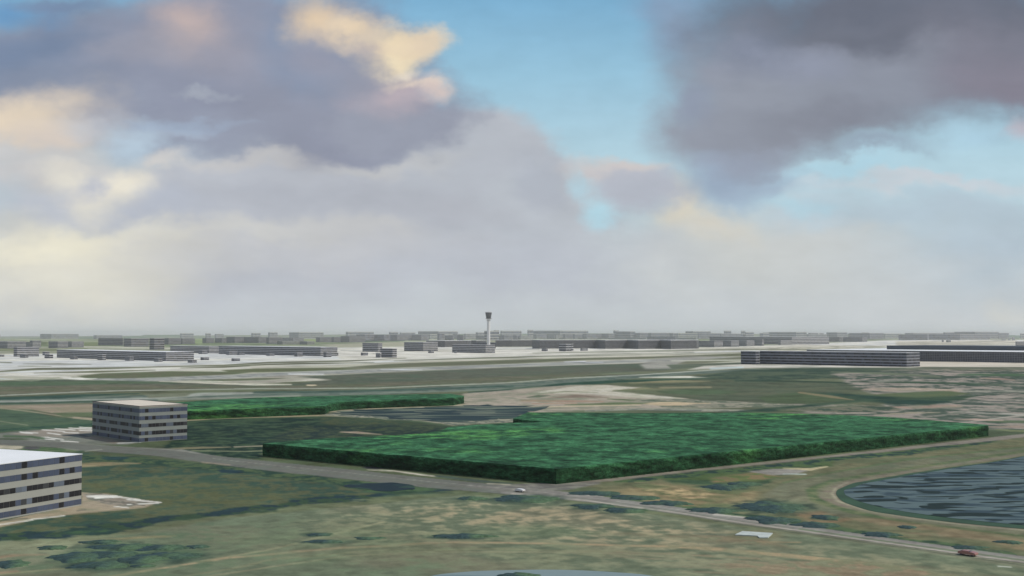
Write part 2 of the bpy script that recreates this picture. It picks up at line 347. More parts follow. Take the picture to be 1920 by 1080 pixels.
# suburb streaks to the right
poly([(1560, 702), (1640, 697), (1720, 692), (2200, 692), (2200, 812), (1860, 806), (1700, 786), (1560, 778), (1480, 774), (1560, 766), (1660, 760), (1640, 740), (1600, 724)], (78, 94, 84), (146, 138, 132), soft=3, wob=3, nz=n30 * 0.5 + n9 * 0.5, k=8)
for (a, b, y0, y1, hw, c, c2) in ((1600, 1920, 716, 722, 1.6, (66, 88, 72), None), (1620, 1800, 730, 733, 3.4, (176, 160, 148), (160, 146, 134)), (1800, 2100, 733, 736, 1.8, (176, 172, 162), (120, 124, 116)), (1560, 1760, 697, 706, 2.2, (108, 118, 100), None), (1800, 2000, 703, 704, 2.2, (78, 104, 80), None), (1840, 1900, 709, 712, 2.4, (160, 142, 132), None), (1630, 1700, 716, 712, 2.0, (150, 150, 140), (120, 124, 116)), (1660, 1800, 764, 762, 3.4, (166, 146, 134), (138, 134, 120)), (1570, 1640, 775, 774, 1.6, (170, 158, 148), None), (1640, 1760, 778, 773, 1.4, (158, 150, 132), None), (1780, 2000, 795, 770, 1.6, (164, 160, 152), None), (1790, 2000, 772, 783, 1.0, (160, 160, 154), None), (1720, 1920, 784, 760, 1.2, (156, 152, 144), (110, 116, 106)), (1800, 2100, 756, 748, 1.4, (84, 96, 92), (150, 146, 138)), (1850, 2000, 790, 796, 2.4, (76, 100, 78), (92, 106, 84)), (1790, 1880, 786, 789, 1.6, (178, 158, 148), None), (1850, 1960, 800, 802, 2.2, (150, 136, 126), None), (1870, 1980, 806, 812, 2, (120, 130, 96), None)):
    line([(a, y0), ((a + b) / 2, (y0 + y1) / 2 - 1), (b, y1)], [hw * 0.5, hw, hw * 0.5], c, c2, soft=1.3, wob=1.6, k=6)
poly([(1660, 738), (1780, 733), (1820, 738), (1760, 747), (1700, 748), (1600, 744)], (98, 110, 82), (88, 102, 76), soft=1.6, wob=0.8)
poly([(1510, 736), (1560, 736), (1640, 742), (1720, 746), (1820, 742), (1860, 738), (1800, 750), (1740, 760), (1620, 754), (1520, 762), (1440, 773), (1360, 773), (1440, 765), (1560, 754), (1600, 750), (1540, 743)], (48, 72, 64), (64, 84, 68), soft=2, wob=1.4, nz=nmid)
line([(1500, 736), (1560, 744), (1600, 750)], [1.5, 2.2, 0.5], (130, 122, 96))
line([(1440, 761), (1500, 759)], 1.4, (134, 134, 124), (100, 108, 96), k=8)
poly([(1460, 768), (1560, 764), (1660, 760), (1700, 770), (1560, 774)], (70, 88, 76), (112, 112, 98), soft=1.5, wob=2, k=7)
# left car park and roads
poly([(-200, 822), (0, 812), (60, 806), (180, 802), (260, 828), (240, 834), (110, 832), (40, 822), (0, 822)], (126, 130, 122), (104, 110, 104), soft=1.5)
poly([(20, 813), (90, 805), (180, 801), (178, 812), (120, 820), (60, 819)], (150, 142, 132), (132, 128, 118), soft=1.5)
for i, (a, y0, b, y1) in enumerate(((38, 810, 70, 812), (80, 806, 120, 809), (104, 804, 140, 806.5), (130, 802.5, 170, 805), (150, 801, 178, 803), (90, 812, 112, 815), (120, 811, 146, 812), (78, 820, 90, 820), (76, 823, 102, 824.5), (92, 821, 118, 824), (115, 827, 146, 829), (40, 811.5, 60, 813), (150, 807, 172, 808))):
    line([(a, y0), (b, y1)], 0.7, (218, 218, 216), soft=0.6)
line([(120, 817), (180, 814)], 1.2, (82, 88, 86)); line([(150, 816), (190, 824), (225, 831)], 0.9, (66, 68, 68)); poly([(178, 818), (235, 829), (215, 832), (150, 820)], (128, 122, 114), soft=0.8)
line([(222, 831), (262, 829)], 0.8, (192, 196, 200)); line([(10, 818), (60, 819), (80, 822)], 1.8, (86, 106, 82))
poly([(-200, 828), (0, 827), (60, 824), (160, 832), (240, 838), (340, 842), (420, 858), (300, 850), (140, 845), (60, 836), (0, 834), (-200, 836)], (130, 132, 126), soft=1.5)
poly([(-200, 834), (0, 832), (35, 834), (55, 840), (30, 843), (-200, 842)], (188, 182, 164), (160, 156, 140), soft=1.2, wob=0.8)
poly([(45, 838), (75, 836), (110, 840), (150, 846), (90, 848), (40, 844)], (74, 104, 72), (96, 112, 84), soft=1.5)
ell(60, 840, 16, 3, (84, 86, 88), wob=0.4)
# left shrub meadow (foreground, beyond the hedge)
poly([(-200, 1000), (0, 985), (152, 845), (200, 850), (330, 862), (480, 880), (640, 897), (850, 925), (640, 937), (400, 962), (200, 990), (0, 1015), (-200, 1030)], (94, 102, 78), (58, 80, 70), soft=2.5, wob=3, nz=nfine*.6+nmid*.4, k=4)
poly([(150, 905), (300, 895), (480, 912), (560, 930), (480, 942), (300, 955), (200, 948)], (104, 110, 78), (82, 94, 72), soft=4, wob=3, nz=nfine, alpha=0.6)
poly([(152, 852), (250, 856), (420, 872), (560, 885), (700, 902), (640, 912), (480, 890), (300, 875), (152, 862)], (52, 76, 66), (78, 94, 68), soft=2.5, wob=3.5, nz=nfine, k=5)
line([(152, 873), (200, 870), (262, 869)], [3.5, 3.5, 0.8], (140, 130, 102), wob=0.5)
ell(430, 884, 22, 4, (44, 64, 72), wob=0.6); ell(215, 859, 30, 3, (50, 74, 76), wob=0.6)
# building forecourt
poly([(-200, 990), (0, 978), (152, 945), (152, 923), (200, 926), (300, 942), (270, 952), (160, 962), (90, 970), (0, 988), (-200, 1004)], (168, 156, 136), (156, 144, 124), soft=1.2, wob=0.6)
poly([(155, 926), (200, 927), (300, 942), (240, 951), (200, 946), (165, 936)], (150, 142, 130), (118, 116, 106), soft=1.0, wob=0.6, k=6)
for (a, y0, b, y1, w) in ((168, 931, 216, 931, 2.2), (180, 934, 225, 932, 1.4), (222, 932, 262, 937, 0.9), (240, 937, 300, 942, 1.2), (215, 950, 240, 952, 0.8), (240, 946, 296, 944, 0.9), (-40, 990, 60, 975, 1.0), (60, 974, 120, 967, 0.9)):
    line([(a, y0), (b, y1)], w, (212, 212, 208), soft=0.7)
for (a, y0, b, y1) in ((190, 939, 250, 944), (225, 942, 270, 948), (170, 927, 190, 926), (145, 958, 160, 956), (-20, 980, 50, 972)):
    line([(a, y0), (b, y1)], 0.8, (106, 104, 94), soft=0.6)
# dark hedge line
line([(-200, 1040), (0, 1008), (120, 1000), (200, 990), (400, 962), (640, 935), (760, 922), (850, 918), (900, 922)], [9, 8, 7, 7, 6, 5, 4, 3, 1], (62, 84, 66), (42, 60, 66), soft=2, wob=5, nz=nfine, k=6)
ell(170, 997, 50, 7, (52, 76, 72), (64, 90, 66), wob=0.5)
# dark pool in the meadow is drawn with its own sheet; its muddy rim:
poly([(632, 907), (700, 903), (800, 908), (830, 916), (760, 928), (690, 922)], (56, 80, 64), (72, 94, 68), soft=3, wob=2)
# main meadow tan streaks
def meadow(pts, c1, c2, th, soft, al):
    xs = [p[0] for p in pts]; ys = [p[1] for p in pts]
    idx = np.nonzero((px > min(xs) - 30) & (px < max(xs) + 30) & (py > min(ys) - 8) & (py < max(ys) + 8))[0]
    d, _ = seg_dist(px[idx], py[idx], pts, True)
    m = sstep(-soft, soft, d) * sstep(th - 0.1, th + 0.5, (n3w * 0.75 + n9w * 0.25)[idx]) * al
    put(idx, m, shade(idx, c1, c2, n3w, 2.5))
poly([(0, 1080), (200, 1010), (420, 972), (700, 945), (860, 928), (960, 932), (1100, 945), (1250, 968), (1400, 990), (1640, 1022), (1920, 1066), (2200, 1120), (2200, 1300), (-200, 1300)], (120, 123, 103), (104, 116, 96), soft=2.5, nz=nbig, k=4)
meadow([(640, 952), (900, 936), (1150, 958), (1400, 1000), (1300, 1022), (1000, 1016), (700, 1008), (560, 985)], (140, 134, 108), (172, 155, 128), 0.42, 14, 0.75)
meadow([(560, 1000), (900, 940), (1300, 985), (1600, 1030), (1920, 1080), (1920, 1200), (1200, 1060), (600, 1045)], (130, 129, 105), (158, 144, 118), 0.44, 16, 0.6)
meadow([(-100, 1080), (300, 1000), (700, 960), (1200, 1040), (700, 1080)], (124, 124, 98), (96, 112, 88), 0.42, 14, 0.6)
poly([(900, 988), (1040, 985), (1140, 1000), (1000, 1010), (860, 1002)], (100, 116, 92), soft=6, wob=2, alpha=0.6)
poly([(1120, 1000), (1400, 1005), (1500, 1030), (1400, 1020)], (146, 128, 104), (108, 112, 90), soft=5, wob=3, nz=nfine, alpha=0.6, k=6)
line([(380, 1052), (500, 1032), (620, 1003), (720, 978)], 1.3, (142, 142, 114), soft=1.4, wob=0.6, alpha=0.9)
line([(180, 1085), (420, 1048), (640, 1027), (800, 1018), (960, 1018), (1120, 1021), (1300, 1027), (1460, 1040), (1640, 1060), (1920, 1100)], [1.6, 1.4, 1.8, 1.8, 1.6, 1.8, 2.6, 3.6, 4, 4], (172, 154, 124), (134, 130, 104), soft=1.6, wob=1.5, nz=nfine, k=3, alpha=0.95)
line([(300, 1092), (520, 1048), (720, 1030), (960, 1030), (1200, 1036), (1400, 1046), (1640, 1072)], 1.2, (136, 134, 106), soft=2, wob=1.6, alpha=0.6)
line([(300, 1046), (230, 1058), (100, 1068), (-60, 1082)], 1.2, (140, 142, 112), soft=1.2, wob=0.6, alpha=0.95)
line([(380, 1082), (640, 1043), (800, 1034), (1100, 1036), (1300, 1046)], 1.1, (140, 138, 112), soft=1.4, wob=0.8, alpha=0.8)
line([(-40, 1050), (30, 1042), (90, 1040)], [1.5, 3, 1.0], (150, 130, 108), soft=2, wob=1.5, alpha=0.8); line([(-60, 1078), (30, 1071)], 2, (158, 132, 110), soft=2, wob=1, alpha=0.7); line([(200, 1012), (260, 1008), (330, 1005)], [0.8, 2, 0.8], (140, 130, 98), soft=2, wob=1, alpha=0.8)
poly([(1340, 1060), (1600, 1050), (1920, 1090), (2100, 1200), (1500, 1110)], (140, 126, 104), (112, 116, 92), soft=6, wob=4, nz=nfine, k=6, alpha=0.8)
for k_ in range(7):
    o_ = k_ * 8.5
    line([(1120 + 40 * k_, 1036 + o_), (1360 + 20 * k_, 1043 + o_), (1640, 1066 + o_), (1960, 1106 + o_)], [0.6, 1.8 + 0.4 * (k_ % 3), 2.2, 2.6], (158, 142, 118), (124, 124, 102), soft=2.2, wob=2.2, nz=nfine, k=6, alpha=0.65)
meadow([(900, 1040), (1300, 1030), (1900, 1075), (1900, 1100), (900, 1075)], (146, 136, 112), (128, 130, 106), 0.46, 8, 0.6)
poly([(420, 1010), (700, 985), (900, 1030), (560, 1060)], (104, 118, 92), (118, 120, 98), soft=8, nz=nmid, alpha=0.4)
# ground right of the junction, between road and wood
poly([(1090, 912), (1150, 901), (1300, 886), (1500, 868), (1700, 846), (1860, 826), (1960, 812), (2200, 800), (2200, 1120), (1920, 1045), (1600, 1000), (1400, 968), (1250, 948)], (112, 113, 88), (100, 106, 82), soft=2.5, nz=nmid)
poly([(1130, 922), (1230, 906), (1330, 912), (1420, 915), (1420, 945), (1330, 955), (1240, 944), (1180, 932)], (132, 122, 94), (104, 112, 82), soft=4, wob=2, nz=nmid)
meadow([(1200, 918), (1280, 914), (1340, 925), (1300, 942), (1230, 932)], (170, 130, 104), (182, 156, 120), 0.4, 4, 0.9)
poly([(1230, 893), (1400, 880), (1480, 872), (1560, 866), (1560, 874), (1480, 884), (1440, 905), (1360, 912), (1260, 905)], (64, 86, 66), (84, 104, 68), soft=2.5, wob=2, nz=nmid)
poly([(1330, 897), (1420, 884), (1470, 893), (1400, 905), (1340, 905)], (106, 122, 78), (128, 112, 84), soft=3, wob=1)
line([(1160, 902), (1300, 889), (1440, 875), (1600, 858), (1760, 840), (1860, 827)], [3, 4, 3.2, 3.5, 4, 3], (52, 74, 70), (76, 98, 68), wob=3, k=6)
line([(1000, 914), (1150, 899), (1300, 882), (1500, 862), (1640, 847), (1760, 834), (1856, 824), (1960, 812)], [3.5, 2.6, 2.2, 2.2, 2.2, 3, 3.4, 3], (132, 126, 118), soft=1.1, wob=0.6)
poly([(1400, 884), (1450, 879), (1530, 879), (1490, 889), (1450, 891)], (140, 138, 134), soft=1); line([(1470, 878), (1520, 880), (1550, 875)], [0.8, 2.2, 1.0], (196, 184, 150)); line([(1470, 889), (1510, 889)], 0.9, (176, 190, 186))
# embankment of the reservoir
EMB = [(2200, 822), (1920, 838), (1700, 862), (1560, 886), (1470, 905), (1430, 928), (1450, 950), (1540, 975), (1700, 1000), (1920, 1024), (2200, 1060), (2200, 990), (1920, 990), (1780, 978), (1660, 962), (1580, 942), (1564, 928), (1580, 912), (1640, 898), (1780, 876), (1920, 854), (2200, 820)]
poly(EMB, (114, 116, 96), (106, 110, 92), soft=2, nz=nmid, k=2)
line([(2200, 812), (1920, 838), (1700, 862), (1560, 886), (1470, 905)], 1.0, (92, 112, 80), soft=1.5)
line([(2200, 825), (1920, 846), (1760, 870), (1640, 888), (1560, 902), (1520, 918), (1530, 938), (1590, 958), (1700, 980), (1920, 1006), (2200, 1040)], [2, 2, 2, 2, 2.4, 3.4, 4, 3, 2.4, 2.4, 2.4], (88, 108, 78), (104, 112, 84), soft=1.8)
line([(2200, 826), (1920, 852), (1760, 875), (1660, 892), (1590, 905), (1560, 918), (1552, 930), (1575, 946), (1660, 966), (1780, 981), (1920, 994), (2200, 1020)], [1.5, 1.8, 2, 2, 2.5, 4.5, 6, 3, 1.8, 1.5, 1.5, 1.5], (132, 124, 112), (122, 120, 102), soft=2.2)
line([(1590, 904), (1568, 914), (1560, 926), (1572, 940), (1620, 955), (1700, 970), (1800, 983), (1960, 998)], [0.5, 0.8, 1.0, 1.2, 1, 0.8, 0.7, 0.7], (152, 148, 130), soft=1.4)
poly([(1540, 975), (1620, 968), (1800, 992), (1960, 1012), (1960, 1040), (1760, 1006), (1600, 990)], (132, 118, 94), (110, 112, 86), soft=3, nz=nmid, alpha=0.8)
poly([(1480, 962), (1540, 960), (1600, 975), (1540, 984)], (136, 112, 88), soft=3, wob=2, alpha=0.7)
# roadside growth
line([(1080, 928), (1180, 937), (1300, 955), (1420, 972), (1560, 992), (1700, 1012), (1900, 1040)], [2.5, 3.5, 4, 6, 5, 4, 3], (56, 80, 66), (80, 100, 72), wob=3.5, k=6)
# roads
MAIN = [(-200, 838), (0, 829), (120, 835), (200, 842), (300, 849), (400, 862), (480, 871.5), (640, 888), (800, 905.5), (960, 919.5), (1100, 934), (1250, 954.5), (1400, 977.5), (1500, 991), (1600, 1005.5), (1760, 1028), (1920, 1050), (2200, 1094)]
MW = [5, 5, 5, 6, 6.5, 7.5, 8.5, 9, 9, 8, 6.5, 6, 5.5, 5.5, 5.5, 5.5, 6, 7]
line(MAIN, MW, (110, 112, 106), (100, 104, 98), soft=1.2, wob=0.5)
line(MAIN[9:], MW[9:], (136, 133, 130), (124, 124, 120), soft=1.2, wob=0.5)
line([(880, 911), (960, 919.5), (1040, 927)], [1, 4, 5], (124, 122, 118), soft=3)
line([(940, 912), (1000, 914), (1060, 912), (1120, 906)], [3, 8, 7, 2], (112, 112, 110), (120, 120, 114), soft=1.8)
line([(p[0], p[1] + 0.22 * w) for p, w in zip(MAIN, MW)][5:], 0.5, (108, 112, 98), soft=0.7, alpha=0.8)
line([(p[0], p[1] - 0.3 * w) for p, w in zip(MAIN, MW)][5:], 0.4, (152, 150, 142), soft=0.7, alpha=0.7)
line([(p[0], p[1] + 0.75 * w) for p, w in zip(MAIN, MW)][9:], 0.8, (170, 164, 154), soft=0.8, wob=0.6)
line([(p[0], p[1] + 0.2 * w) for p, w in zip(MAIN, MW)][13:], 0.7, (96, 116, 82), soft=0.8)
line([(1340, 977), (1500, 1000), (1700, 1028), (1920, 1060)], 0.7, (84, 90, 82), soft=0.9, alpha=0.8)
line([(690, 881), (740, 883), (790, 890), (822, 894)], [0.6, 1.0, 1.2, 0.6], (196, 190, 180), wob=0.4); line([(380, 867), (430, 872)], 0.8, (150, 138, 120)); ell(705, 877, 24, 2.4, (48, 54, 62), wob=0.4)
line([(820, 893), (900, 902), (960, 907)], [1.6, 2.2, 1], (74, 88, 82), wob=0.8); line([(915, 907), (955, 909)], 0.9, (168, 162, 150), wob=0.4)
line([(1340, 965), (1395, 970)], 1.3, (174, 170, 164)); line([(1100, 928), (1130, 931)], 0.6, (176, 172, 164)); line([(160, 846), (190, 843)], 0.6, (158, 160, 150))
line([(1872, 1062), (1895, 1063)], 0.9, (180, 186, 176), soft=0.7); ell(1415, 1003, 50, 9, (118, 118, 94)); line([(1300, 1000), (1360, 1003), (1380, 1001)], [1, 2, 1], (96, 108, 94), alpha=0.6); line([(1420, 1016), (1500, 1017)], 1, (152, 132, 104), alpha=0.7)

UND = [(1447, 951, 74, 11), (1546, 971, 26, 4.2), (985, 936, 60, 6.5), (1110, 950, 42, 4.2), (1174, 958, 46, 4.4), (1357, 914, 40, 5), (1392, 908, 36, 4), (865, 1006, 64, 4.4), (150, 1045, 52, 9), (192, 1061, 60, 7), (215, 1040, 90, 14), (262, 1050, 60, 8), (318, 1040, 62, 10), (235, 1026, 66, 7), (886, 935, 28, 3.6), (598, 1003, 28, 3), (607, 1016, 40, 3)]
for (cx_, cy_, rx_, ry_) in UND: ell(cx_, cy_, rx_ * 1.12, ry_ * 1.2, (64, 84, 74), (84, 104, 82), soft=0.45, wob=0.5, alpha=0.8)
# mottling everywhere, in the surface itself
RGB *= (1 + (nfine - 0.5)[:, None] * 0.24 + (nbig - 0.5)[:, None] * 0.10)
# moss-dark tufts in every grassy surface
gr_ = sstep(2, 14, RGB[:, 1] - RGB[:, 2]) * sstep(640, 720, py)
tuft = sstep(0.5, 0.9, nfine * 0.6 + nmid * 0.4) * gr_ * 0.32 * np.where((py > 900) & (px > 400), 0.35, 1.0)
RGB = RGB * (1 - tuft[:, None]) + np.array((58, 82, 66)) * tuft[:, None]
_g = RGB.mean(1, keepdims=True)
RGB = _g + (RGB - _g) * 0.92
RGB = np.clip(RGB, 12, 235)
ALB = alb(RGB, dist)
VC = np.concatenate([ALB, np.ones((len(X), 1))], 1)
Zg = np.zeros(len(X))
V = np.stack([X, Y, Zg], 1)
ii, jj = np.meshgrid(np.arange(NR - 1), np.arange(NA), indexing='ij')
j2 = (jj + 1) % NA
Q = np.stack([ii * NA + jj, (ii + 1) * NA + jj, (ii + 1) * NA + j2, ii * NA + j2], -1).reshape(-1, 4)
M_ground = attr_mat('ground_cover', rough=0.95, spec=0.05, nscale=0.35, var=0.10, nscale2=1.6, var2=0.08)
M_sealed = attr_mat('sealed_surface', rough=0.85, spec=0.15, nscale=0.5, var=0.05, nscale2=3.0, var2=0.04)
# centre fan
cidx = len(V)
V2 = np.vstack([V, [[0, 0, 0]]]); VC2 = np.vstack([VC, VC[-1:]])
Qc = np.stack([(NR - 1) * NA + np.arange(NA), np.full(NA, cidx), np.full(NA, cidx), (NR - 1) * NA + (np.arange(NA) + 1) % NA], 1)
g = np_mesh('ground', V2, Q, M_ground, VC2)
tag(g, 'flat grassland, meadows and farmland stretching to the horizon', None, None, 'structure')

FC = None
qx = px[Q].mean(1); qy = py[Q].mean(1)
def sheet(name, test, lift, mat, label, vc=None):
    sel = Q[test]
    if not len(sel): return None
    u, inv = np.unique(sel.ravel(), return_inverse=True)
    vv = V[u].copy(); vv[:, 2] = lift
    o = np_mesh(name, vv, inv.reshape(-1, 4), mat, (VC if vc is None else vc)[u])
    tag(o, label, None, None, 'structure'); return o
def in_line(pts, w, idx):
    ww = np.array([w] * len(pts), dtype=float) if np.isscalar(w) else np.array(w, dtype=float)
    d, t = seg_dist(qx[idx], qy[idx], pts, False)
    r = np.zeros(len(qx), dtype=bool); r[idx] = np.interp(t, np.arange(len(pts)), ww) - d > 0; return r
def in_poly(pts, idx):
    r = np.zeros(len(qx), dtype=bool); d, _ = seg_dist(qx[idx], qy[idx], pts, True); r[idx] = d > 0; return r
vis = np.nonzero((qx > -220) & (qx < 2140) & (qy > 632) & (qy < 1110))[0]
r_main = in_line(MAIN, MW, vis)
r_side = in_line([(1000, 912), (1150, 899), (1300, 882), (1500, 862), (1640, 847), (1760, 834), (1856, 824), (1960, 812)], [5, 2.6, 2.2, 2.2, 2.2, 3, 3.4, 3], vis) & ~r_main
r_per = in_line([(-200, 751), (0, 742), (130, 736), (240, 732.5), (480, 729), (700, 728), (960, 717.5), (1060, 709.5), (1200, 703), (1380, 691)], 0.9, vis)
r_taxi = in_line([(180, 711), (260, 712.5), (400, 708), (560, 700), (760, 693), (960, 685), (1200, 677), (1440, 669)], [1.5, 3.5, 3.6, 3.4, 3.0, 2.6, 2.4, 1.8], vis)
r_apron = in_poly([(-200, 668), (0, 666), (105, 665), (250, 660), (365, 662), (633, 655), (760, 652), (1000, 653), (1306, 653), (1306, 658), (960, 667), (720, 676), (480, 679), (200, 688), (0, 692), (-200, 696)], vis) & ~r_taxi
r_apr2 = in_poly([(1300, 691), (1390, 683), (1723, 684), (1723, 678), (2100, 680), (2100, 689), (1700, 690), (1440, 690)], vis)
r_park = in_poly([(20, 813), (90, 805), (180, 801), (178, 812), (230, 829), (110, 830), (60, 819)], vis) & ~r_main
r_fore = in_poly([(-200, 990), (0, 978), (152, 945), (152, 925), (200, 927), (300, 942), (270, 951), (160, 961), (90, 969), (0, 986), (-200, 1002)], vis)
sheet('road', r_main, 0.05, M_sealed, 'main road running across the scene in front of the large wood')
sheet('road', r_side, 0.05, M_sealed, 'narrow road along the right side of the large wood')
sheet('perimeter_road', r_per, 0.12, M_sealed, 'thin pale road round the airfield grass')
sheet('taxiway', r_taxi, 0.12, M_sealed, 'grey taxiway between the strips of airfield grass')
sheet('apron', r_apron, 0.12, M_sealed, 'pale concrete apron around the airfield buildings')
sheet('apron', r_apr2, 0.12, M_sealed, 'pale paving in front of the long dark blocks')
sheet('parking_lot', r_park, 0.05, M_sealed, 'car park with rows of pale marks left of the cream roofed block')
sheet('forecourt', r_fore, 0.05, M_sealed, 'beige forecourt beside the white roofed office block')

# ---- water
def water_mat(name, c_light, c_mid, c_dark, sx, sy, rot, t_dark, t_mid, lift_spec=0.35, dist_sc=1.0):
    m, nt, b = new_mat(name)
    tc = N(nt, 'ShaderNodeTexCoord')
    mp = N(nt, 'ShaderNodeMapping'); mp.inputs['Scale'].default_value = (1 / sx, 1 / sy, 1); mp.inputs['Rotation'].default_value = (0, 0, rot)
    nt.links.new(tc.outputs['Object'], mp.inputs['Vector'])
    n1 = N(nt, 'ShaderNodeTexNoise'); n1.inputs['Scale'].default_value = 1.0; n1.inputs['Detail'].default_value = 1.2; n1.inputs['Roughness'].default_value = 0.4; n1.inputs['Distortion'].default_value = 0.35
    n2 = N(nt, 'ShaderNodeTexNoise'); n2.inputs['Scale'].default_value = 0.75; n2.inputs['Detail'].default_value = 3.0; n2.inputs['Roughness'].default_value = 0.5; n2.inputs['Distortion'].default_value = 0.9
    mp2 = N(nt, 'ShaderNodeMapping'); mp2.inputs['Scale'].default_value = (1 / (sx * 1.2), 1 / (sy * 0.9), 1); mp2.inputs['Rotation'].default_value = (0, 0, rot); mp2.inputs['Location'].default_value = (7.3, 2.1, 5)
    nt.links.new(tc.outputs['Object'], mp2.inputs['Vector'])
    nt.links.new(mp.outputs['Vector'], n1.inputs['Vector']); nt.links.new(mp2.outputs['Vector'], n2.inputs['Vector'])
    def ramp(a, bb, src):
        r = N(nt, 'ShaderNodeMapRange', interpolation_type='SMOOTHSTEP'); r.inputs['From Min'].default_value = a; r.inputs['From Max'].default_value = bb
        nt.links.new(src, r.inputs['Value']); return r.outputs['Result']
    mx1 = N(nt, 'ShaderNodeMix', data_type='RGBA'); mx1.inputs[6].default_value = (*c_light, 1); mx1.inputs[7].default_value = (*c_mid, 1)
    nt.links.new(ramp(t_mid, t_mid + 0.10, n2.outputs['Fac']), mx1.inputs[0])
    mx2 = N(nt, 'ShaderNodeMix', data_type='RGBA'); mx2.inputs[7].default_value = (*c_dark, 1)
    nt.links.new(mx1.outputs[2], mx2.inputs[6]); nt.links.new(ramp(t_dark, t_dark + 0.02, n1.outputs['Fac']), mx2.inputs[0])
    nt.links.new(mx2.outputs[2], b.inputs['Base Color'])
    b.inputs['Roughness'].default_value = 0.6; b.inputs['Specular IOR Level'].default_value = 0.06
    bp = N(nt, 'ShaderNodeBump'); bp.inputs['Strength'].default_value = 0.25; bp.inputs['Distance'].default_value = 0.4
    n3_ = N(nt, 'ShaderNodeTexNoise'); n3_.inputs['Scale'].default_value = 0.8; n3_.inputs['Detail'].default_value = 3
    nt.links.new(tc.outputs['Object'], n3_.inputs['Vector']); nt.links.new(n3_.outputs['Fac'], bp.inputs['Height']); nt.links.new(bp.outputs['Normal'], b.inputs['Normal'])
    return m
M_lake = water_mat('lake_water', alb((88, 105, 109)), alb((54, 70, 79)), alb((24, 42, 38)), 13, 6.0, R(-3), 0.55, 0.48)
M_lagoon = water_mat('lagoon_water', alb((104, 112, 98)), alb((60, 76, 68)), alb((34, 50, 52)), 42, 13, R(-7), 0.475, 0.47)
M_pool = water_mat('pool_water', alb((32, 46, 52)), alb((36, 54, 56)), alb((48, 68, 60)), 12, 8, 0, 0.55, 0.5)
M_pond = water_mat('pond_water', alb((122, 140, 146)), alb((108, 128, 136)), alb((104, 124, 132)), 14, 6, 0, 0.7, 0.5)
def smooth_loop(pts, n=6):
    out = []; m = len(pts)
    for i in range(m):
        p0, p1, p2, p3 = (np.array(pts[(i + k - 1) % m], dtype=float) for k in range(4))
        for k in range(n):
            t = k / n
            out.append(tuple(0.5 * ((2 * p1) + (-p0 + p2) * t + (2 * p0 - 5 * p1 + 4 * p2 - p3) * t * t + (-p0 + 3 * p1 - 3 * p2 + p3) * t ** 3)))
    return out
def flat_poly(name, pts_px, z, mat, label, smooth=5, wob=0.0):
    pp = smooth_loop(pts_px, smooth) if smooth else pts_px
    W = [P(x, y) for x, y in pp]
    if wob:
        W = [w + np.array([vnoise(np.array([w[0] / 9.]), np.array([w[1] / 9.]), 3)[0] - .5, vnoise(np.array([w[0] / 9.]), np.array([w[1] / 9.]), 4)[0] - .5]) * wob for w in W]
    o = mesh_obj(name, [(w[0], w[1], z) for w in W], [list(range(len(W)))[::-1]], mat)
    if o.data.polygons[0].normal.z < 0: o.data.flip_normals()
    tag(o, label, None, None, 'structure'); return o
M_bank = flat_mat('reservoir_bank', alb((44, 74, 52)), var=0.25, scale=0.08)
BANK = [(2150, 800), (1920, 855), (1780, 877), (1700, 889), (1640, 899), (1600, 907), (1578, 915), (1567, 926), (1578, 940), (1620, 955), (1680, 966), (1740, 974), (1820, 983), (1920, 992), (2200, 1012), (2500, 900)]
WATR = [(2150, 802), (1920, 856.5), (1780, 879.5), (1700, 892.5), (1640, 903.5), (1606, 912.5), (1588, 920), (1585, 927), (1592, 934), (1620, 944), (1680, 957), (1740, 966), (1820, 976), (1920, 985), (2200, 1003), (2480, 898)]
flat_poly('reservoir_bank', BANK, 0.06, M_bank, 'dark green sloping bank round the reservoir', wob=0.8)
flat_poly('lake', WATR, 0.12, M_lake, 'rippled slate blue reservoir water at the right edge', wob=1.4)
flat_poly('lagoon', [(622, 775), (660, 769), (760, 766), (860, 760), (900, 759), (985, 761), (1012, 766), (985, 774), (962, 784), (925, 788), (850, 792), (790, 787), (700, 780)], 0.1, M_lagoon, 'streaked blue grey lagoon between the two woods', wob=22)
flat_poly('pond', [(645, 909), (690, 907), (740, 905), (770, 909), (792, 915), (770, 920), (735, 923), (700, 920), (672, 914)], 0.06, M_pool, 'small dark pool in the shrub meadow beside the road', wob=7)
flat_poly('pond', [(800, 1082), (870, 1073), (960, 1069), (1060, 1069), (1150, 1073), (1230, 1082), (1270, 1110), (1180, 1150), (900, 1150), (780, 1110)], 0.06, M_pond, 'pale blue pond at the bottom edge', wob=1)

# ================================================================= HILLS
hp = [(-400, 632.5), (0, 632.3), (17, 632.6), (25, 631.4), (76, 631.2), (150, 630.6), (200, 630), (268, 629.4), (272, 627.6), (340, 627.6), (345, 629.2), (420, 628.6), (500, 628), (620, 627.2), (700, 626.8), (940, 626), (1100, 625), (1270, 624.6), (1320, 624.4), (1430, 626.2), (1500, 625.6), (1520, 627), (1700, 626), (1780, 626.4), (1890, 628), (1912, 629), (2000, 629), (2400, 629.5)]
hx = np.arange(-400, 2400, 8.0); Zh = 17000.0
top = np.interp(hx, [p[0] for p in hp], [p[1] for p in hp])
hv, hc = [], []
rows = [(-1500, 0.0), (-700, 0.35), (-200, 0.8), (0, 1.0), (600, 1.0), (2500, 0.6), (6000, 0.0)]
for (dz, k) in rows:
    d = Zh + dz
    hgt = np.maximum((HY - top) / F * Zh + H, 3.0) * k
    hgt = hgt * (1 + 0.02 * np.sin(hx / 17.0) * k)
    for x, hh in zip(hx, hgt): hv.append(((x - CX) / F * d, d, hh - (2.0 if k == 0 else 0)))
hv = np.array(hv); nh = len(hx)
a, b_ = np.meshgrid(np.arange(len(rows) - 1), np.arange(nh - 1), indexing='ij')
